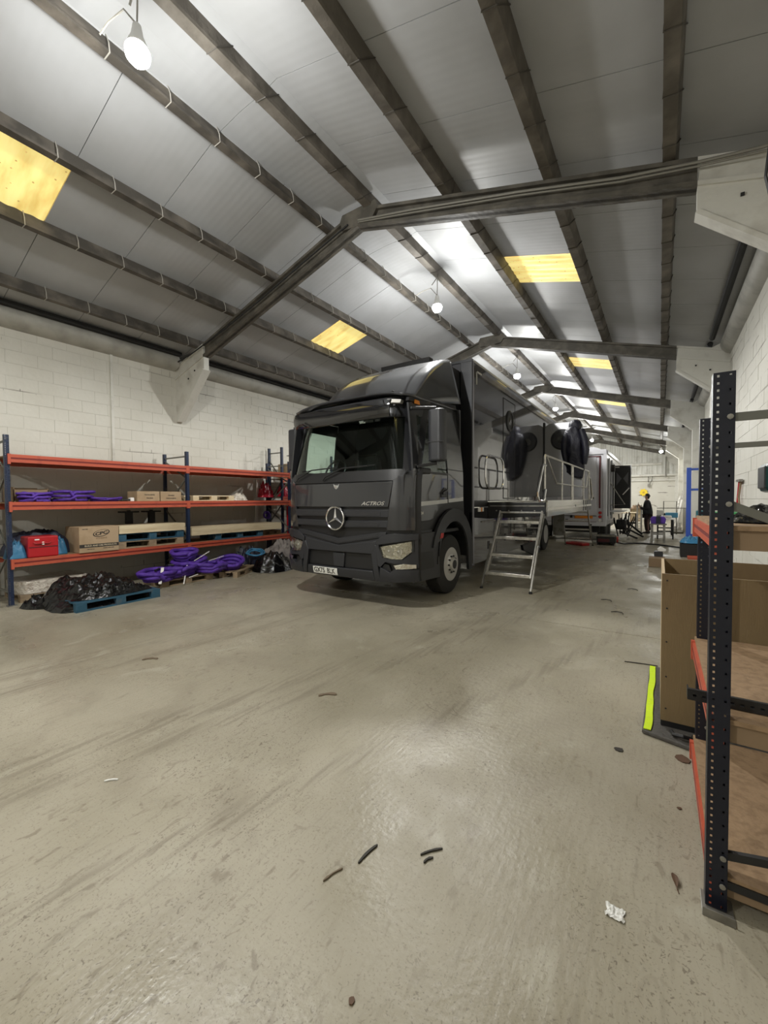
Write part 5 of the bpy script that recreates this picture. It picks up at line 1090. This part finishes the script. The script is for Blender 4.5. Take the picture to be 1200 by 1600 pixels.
tag(MB().box(-3.2, -1.30, 16.25, 16.36, 0, .09).build('barrier_bar', m_label, bevel=.01), 'long white bar on the floor before the trailer', 'bar')
# ------------------------------------------------ far workshop corner
def table(name, x0, x1, y0, y1, h, label, mt_, ml, group=None, ty=.04, lg=.05, cat='table'):
    t = root(name, label, cat, ((x0+x1)/2, (y0+y1)/2, 0), group)
    MB().box(x0, x1, y0, y1, h-ty, h).build('table_top', mt_, t, bevel=.004)
    for x in (x0+.04, x1-.04-lg):
        for y in (y0+.04, y1-.04-lg): MB().box(x, x+lg, y, y+lg, 0, h-ty).build('leg', ml, t)
    for y in (y0+.06, y1-.1): MB().box(x0+.06, x1-.06, y, y+.03, .28, .33).build('stretcher', ml, t)
    return t
table('work_table', -.30, .22, 17.5, 18.5, .68, 'grey trestle table carrying the purple tub', m_galv, m_galv, lg=.07)
tb = root('purple_tub', 'purple tub with a dark strap on the grey trestle table', 'tub', (-.03, 17.8, .68))
MB().prism([(-.25, .682), (.17, .682), (.20, .85), (.14, .93), (-.22, .93), (-.28, .85)], 'y', 17.6, 18.2).build('tub_body', m_purple, tb, bevel=.02); MB().box(-.10, .03, 17.57, 17.61, .684, .95).build('strap', m_navybag, tb)
table('work_table', -.12, .50, 19.2, 21.6, .80, 'long cluttered table behind the purple tub', m_label, m_black)
for i, (x, y, w, d, h, m, n_, lb) in enumerate([(.05, 19.5, .35, .4, .10, m_label, 'white_box', 'flat white box at the near end of the cluttered table'), (.2, 20.3, .42, .3, .20, mat('sky_blue_bag', (.08, .33, .55), .4), 'blue_pack', 'sky blue packet on the cluttered table'),
        (-.10, 20.6, .25, .3, .30, m_label, 'white_box', 'taller white box at the back left of the cluttered table'), (.05, 20.9, .3, .3, .16, m_trim, 'tool_case', 'dark tool case at the back of the cluttered table'), (-.10, 19.9, .22, .3, .12, m_galv, 'metal_tray', 'grey metal tray on the left of the cluttered table')]):
    tag(MB().box(x, x+w, y, y+d, .80, .80+h).build(n_, m, bevel=.02), lb, 'box')
table('work_bench', -1.75, -.95, 24.5, 25.6, .86, 'pale topped bench in front of the trailer side', m_board, m_black)
dk_ = table('desk', -1.45, -.80, 27.5, 28.3, 1.0, 'brown desk left of the standing person', m_cardd, m_cardd); MB().box(-1.35, -.9, 27.7, 28.2, .28, .96).build('drawer_unit', m_board, dk_, bevel=.01)

heap('tool_pile', (-1.1, 27.8, 1.0), .6, .5, .2, m_cardd, 'brown tool pile on the desk by the person', 'tools', sc=6, amp=.7, seed=95, nu=36, nv=12)
ld = root('step_ladder', 'white step ladder beside the standing person', 'ladder', (-.78, 22.0, 0))
for x in (-.86, -.70): MB().bar((x, 22.1, 1.28), (x+(.0), 21.75, 0), .04, .05).build('rail', m_label, ld); MB().bar((x+.02, 22.1, 1.28), (x+.02, 22.45, 0), .03, .04).build('rail', m_label, ld)
for i in range(5): z = .2+.23*i; MB().box(-.86, -.70, 21.80+.066*i*1.0, 21.88+.066*i, z, z+.03).build('rung', m_label, ld)
pf_ = tag(MB().box(.42, .89, 22.5, 24.9, 0, .09).build('low_plinth', m_galv, bevel=.01), 'low grey plinth on the floor by the right wall', 'plinth')
tg = root('pipe_fittings', 'pale pipe fittings on the low grey plinth', 'fittings', (.8, 23.5, .09))
for x, y, r, h in ((.60, 23.0, .10, .22), (.78, 23.5, .08, .35), (.62, 24.0, .12, .16)): MB().lathe([(r, 0), (r, h*.4), (r*.6, h*.5), (r*.6, h), (0, h)], (x, y, .091), 'z', 14).build('fitting', m_label, tg, smooth=40)
for i, (x, a, h, m, lb) in enumerate(((.55, .35, 1.7, m_galv, 'leftmost leaning length of the planks by the far right column'), (.68, .30, 1.5, m_label, 'white plank in the middle of the leaning lengths'), (.80, .25, 2.0, m_galv, 'longest leaning length nearest the far right column'))):
    tag(MB().bar((x, 26.0+i*.3, 0.02), (x+a, 26.6+i*.3, h), .09, .03).build('leaning_plank', m), lb, 'plank')
ra = root('pipe_rack', 'thin pipe frame standing behind the cluttered table', 'frame', (.4, 22, 0))
MB().tube([(.15, 22, 0), (.15, 22, 1.45), (.62, 22, 1.45), (.62, 22, 0)], .022, 6).build('frame_tube', m_galv, ra); MB().tube([(-.1, 22, 1.15), (.95, 22, 1.15)], .02, 6).build('cross_tube', m_galv, ra)
# yellow rosette on the back wall
ys_ = root('yellow_rosette', 'yellow starburst card on the white wall behind the person', 'sign', (-1.0, YB-.08, 2.0))
MB().prism([(-1.0+(.30 if k % 2 else .21)*math.cos(PI*k/8+.2), 2.03+(.30 if k % 2 else .21)*math.sin(PI*k/8+.2)) for k in range(16)], 'y', YB-.075, YB-.06).build('card', m_yellow, ys_)
MB().lathe([(.08, 0), (.08, -.01), (0, -.012)], (-1.0, YB-.075, 2.03), 'y', 12).build('centre', mat('ochre', (.55, .36, .02), .5), ys_)
# ------------------------------------------------ the person
def skin_mesh(name, nodes, edges, m, parent, rootn=0, sub=2):
    me = bpy.data.meshes.new(name); off = ORG[parent.name]
    me.from_pydata([tuple(Vector(n[0])-off) for n in nodes], edges, []); me.materials.append(m)
    o = bpy.data.objects.new(name, me); COL.objects.link(o); o.parent = parent; ORG[o.name] = off
    sk = o.modifiers.new('skin', 'SKIN'); sk.use_smooth_shade = True
    for i, n in enumerate(nodes):
        r = n[1]; me.skin_vertices[0].data[i].radius = r if isinstance(r, tuple) else (r, r)
    me.skin_vertices[0].data[rootn].use_root = True
    q = o.modifiers.new('sub', 'SUBSURF'); q.levels = sub; q.render_levels = sub
    return o
px, py = -.47, 22.1
pe = root('person', 'person in black jacket and dark trousers, side on, holding up a phone', 'person', (px, py, 0))
def B3(x, y, z): return (px+x, py+y, z)
# facing -x; left arm is towards the camera (-y)
nodes = [(B3(.02, 0, .95), (.15, .12)), (B3(.0, 0, 1.15), (.14, .12)), (B3(-.01, 0, 1.35), (.17, .12)), (B3(.0, 0, 1.47), (.08, .07)), (B3(-.01, 0, 1.54), (.05, .05)), (B3(-.03, 0, 1.66), (.09, .075)), (B3(-.02, 0, 1.74), (.08, .07))]
edges = [(0, 1), (1, 2), (2, 3), (3, 4), (4, 5), (5, 6)]
for s in (-1, 1):
    k = len(nodes)
    nodes += [(B3(.0, s*.17, 1.42), .062), (B3(.02, s*.22, 1.15), .047), (B3(-.16, s*.16, 1.12), .040), (B3(-.27, s*.08, 1.20), .030),
              (B3(.02, s*.09, .82), .085), (B3(.0+s*.02, s*.11, .50), .06), (B3(.05+s*.03, s*.11, .12), .042), (B3(-.02+s*.03, s*.12, .05), .045), (B3(-.14+s*.03, s*.13, .035), .035)]
    edges += [(2, k), (k, k+1), (k+1, k+2), (k+2, k+3), (0, k+4), (k+4, k+5), (k+5, k+6), (k+6, k+7), (k+7, k+8)]
    hx, hy, hz = -.27, s*.08, 1.20
    nodes.append((B3(hx-.04, hy-s*.01, hz+.05), (.030, .016))); pm = len(nodes)-1; edges.append((k+3, pm))
    for f in range(4):
        L_ = (.065, .075, .07, .055)[f]; oy = (-.024+.016*f)
        nodes += [(B3(hx-.055, hy+oy, hz+.085), .0095), (B3(hx-.060-.3*L_, hy+oy*1.1, hz+.085+L_*.5), .009), (B3(hx-.05-.5*L_*.4, hy+oy*1.1-s*.01, hz+.085+L_), .008)]
        q = len(nodes); edges += [(pm, q-3), (q-3, q-2), (q-2, q-1)]
    nodes += [(B3(hx-.02, hy-s*.035, hz+.055), .010), (B3(hx-.03, hy-s*.05, hz+.095), .009)]; q = len(nodes); edges += [(k+3, q-2), (q-2, q-1)]
bdy = skin_mesh('body', nodes, edges, m_skin, pe)
jn = [(B3(.03, 0, .74), (.25, .23)), (B3(.02, 0, 1.0), (.25, .22)), (B3(.0, 0, 1.30), (.26, .20)), (B3(.0, 0, 1.46), (.12, .12)), (B3(.0, 0, 1.53), (.09, .09))]
je = [(0, 1), (1, 2), (2, 3), (3, 4)]
for s in (-1, 1):
    k = len(jn); jn += [(B3(.0, s*.19, 1.40), .10), (B3(.04, s*.25, 1.14), .085), (B3(-.15, s*.175, 1.11), .072), (B3(-.25, s*.10, 1.18), .055)]; je += [(2, k), (k, k+1), (k+1, k+2), (k+2, k+3)]
skin_mesh('jacket', jn, je, m_coat, pe)
tn = [(B3(.02, 0, .95), (.20, .18))]; te = []
for s in (-1, 1):
    k = len(tn); tn += [(B3(.02, s*.09, .80), .13), (B3(.0+s*.02, s*.11, .50), .105), (B3(.045+s*.03, s*.11, .10), .085)]; te += [(0, k), (k, k+1), (k+1, k+2)]
skin_mesh('trousers', tn, te, m_trous, pe)
for s in (-1, 1):
    MB().prism([(px-.17+s*.03, .0), (px+.10+s*.03, .0), (px+.10+s*.03, .09), (px+.02+s*.03, .11), (px-.10+s*.03, .06), (px-.17+s*.03, .045)], 'y', py+s*.12-.05, py+s*.12+.05).build('boot', m_black, pe, bevel=.02)
    MB().bar(B3(.03, s*.195, .78), B3(.06, s*.185, .16), .035, .006, (0, 1, 0)).build('side_stripe', m_redlens if s > 0 else mat('stripe_pale', (.5, .3, .28), .7), pe)
hd = MB().grid(lambda u, v: (px-.005+(.098)*math.cos(2*PI*u)*math.sin(PI*v*.62)+.03*v, py+.083*math.sin(2*PI*u)*math.sin(PI*v*.62), 1.70+.115*math.cos(PI*v*.62)-.0), 20, 10, True).build('hair', m_hair, pe, smooth=70)
MB().grid(lambda u, v: (px+.035+.062*math.cos(2*PI*u)*math.sin(PI*v), py+.08*math.sin(2*PI*u)*math.sin(PI*v), 1.655+.10*math.cos(PI*v)), 16, 8, True).build('hair_back', m_hair, pe, smooth=70)
MB().prism([(px-.105, 1.665), (px-.135, 1.645), (px-.13, 1.632), (px-.10, 1.63)], 'y', py-.014, py+.014).build('nose', m_skin, pe, bevel=.006)
for s in (-1, 1):
    MB().lathe([(.0, -.008), (.018, -.004), (.024, .004), (0, .008)], (px+.0, py+s*.082, 1.655), 'y', 10).build('ear', m_skin, pe)
    MB().lathe([(0, -.009), (.008, -.005), (.009, 0), (0, .006)], (px-.108, py+s*.032, 1.672), 'x', 8).build('eye', m_hair, pe)
MB().box(px-.118, px-.10, py-.024, py+.024, 1.608, 1.615).build('mouth', m_redlens, pe)
ph = MB().obox((px-.345, py, 1.34), (.012, .085, .16), Matrix.Rotation(.25, 3, 'Y')).build('phone', m_trim, bevel=.004); tag(ph, 'phone held up by the person in the black jacket', 'phone')
# ------------------------------------------------ litter on the floor
def scrap(name, pts, z, m, label, cat='scrap', group=None): return tag(MB().prism(pts, 'z', .001, z).build(name, m), label, cat, group)
def stick(p, q, w, m, label, cat='scrap'):
    a, b = Vector(p), Vector(q); d = b-a; n = Vector((-d.y, d.x)).normalized()*w/2; k = 9; L_, R2_ = [], []
    for i in range(k+1):
        t = i/k; c = a+d*t+n*1.2*math.sin(t*3.1)*.8; e = n*(.75+.5*noise.noise(Vector((t*5, p[0]*9, 0))))*(1 if 0 < i < k else .5); L_.append(tuple(c+e)); R2_.append(tuple(c-e))
    return scrap('rubber_strip', L_+R2_[::-1], .008, m, label, cat)
stick((-1.084, 1.384), (-1.068, 1.508), .012, m_rubberstrip, 'curved black rubber strip, the left one near the middle of the floor')
stick((-.876, 1.572), (-.808, 1.655), .011, m_rubberstrip, 'straight black rubber strip in the middle of the near floor')
stick((-.845, 1.545), (-.822, 1.590), .012, m_rubberstrip, 'short black rubber piece just below the straight strip')
stick((-1.155, 1.235), (-1.125, 1.325), .010, m_brownscrap, 'broken grey strip below the curved black strip')
stick((-2.30, 2.43), (-2.19, 2.53), .045, m_brownscrap, 'flat brown patch left of the middle of the floor')
stick((-4.33, 2.02), (-4.22, 2.12), .05, m_brownscrap, 'small brown slip on the left side of the floor')
stick((-2.62, 1.00), (-2.57, 1.05), .012, m_paper, 'small white sliver on the left of the near floor')
stick((-.27, 4.59), (-.0, 4.63), .012, m_rubberstrip, 'thin dark strip running to the mat corner')
pp = MB().grid(lambda u, v: (-.127+.030*(u-.5)*2*(1+.3*noise.noise(Vector((v*3, 1, 0)))), 1.758+.028*(v-.5)*2, .004+.022*abs(noise.noise(Vector((u*4, v*4, 3))))), 8, 8).build('crumpled_paper', m_paper, solid=.001); tag(pp, 'crumpled white foil scrap near the rack foot', 'scrap')
lf = MB().grid(lambda u, v: (.062+.012*math.sin(PI*u)*(v-.5)*2+.012*u, 2.085-.075*u, .004+.014*math.sin(PI*u)+.004*abs(v-.5)), 10, 4); lf.tube([(.074, 2.010, .004), (.080, 1.99, .003)], .0015, 5); tag(lf.build('dry_leaf', m_leaf, solid=.001), 'curled brown leaf on the floor left of the rack foot', 'leaf')
for i, (x, y, s, lb) in enumerate(((.13, 3.05, .05, 'brown leaf crumbs beside the mat corner'), (-.80, .98, .014, 'dark crumb in the near middle of the floor'), (-.20, 2.95, .03, 'dark fleck in front of the mat'), (.10, 2.55, .012, 'brown fleck left of the rack foot'))):
    scrap('crumb', [(x+s*(.6+.4*rnd.random())*math.cos(a*PI/4), y+s*(.5+.5*rnd.random())*math.sin(a*PI/4)) for a in range(8)], .006, m_leaf if i != 2 else m_rubberstrip, lb)
for i, (x, y) in enumerate(((-.45, 8.3), (-.75, 7.2), (-.55, 6.5))):
    tag(MB().tube([(x, y, .01), (x+.06, y+.05, .012), (x+.13, y+.03, .01), (x+.15, y-.05, .01)], .006, 5).build('wire_offcut', m_rubberstrip), ('farthest', 'middle', 'nearest')[i]+' of three bent wire offcuts right of the steps', 'wire')
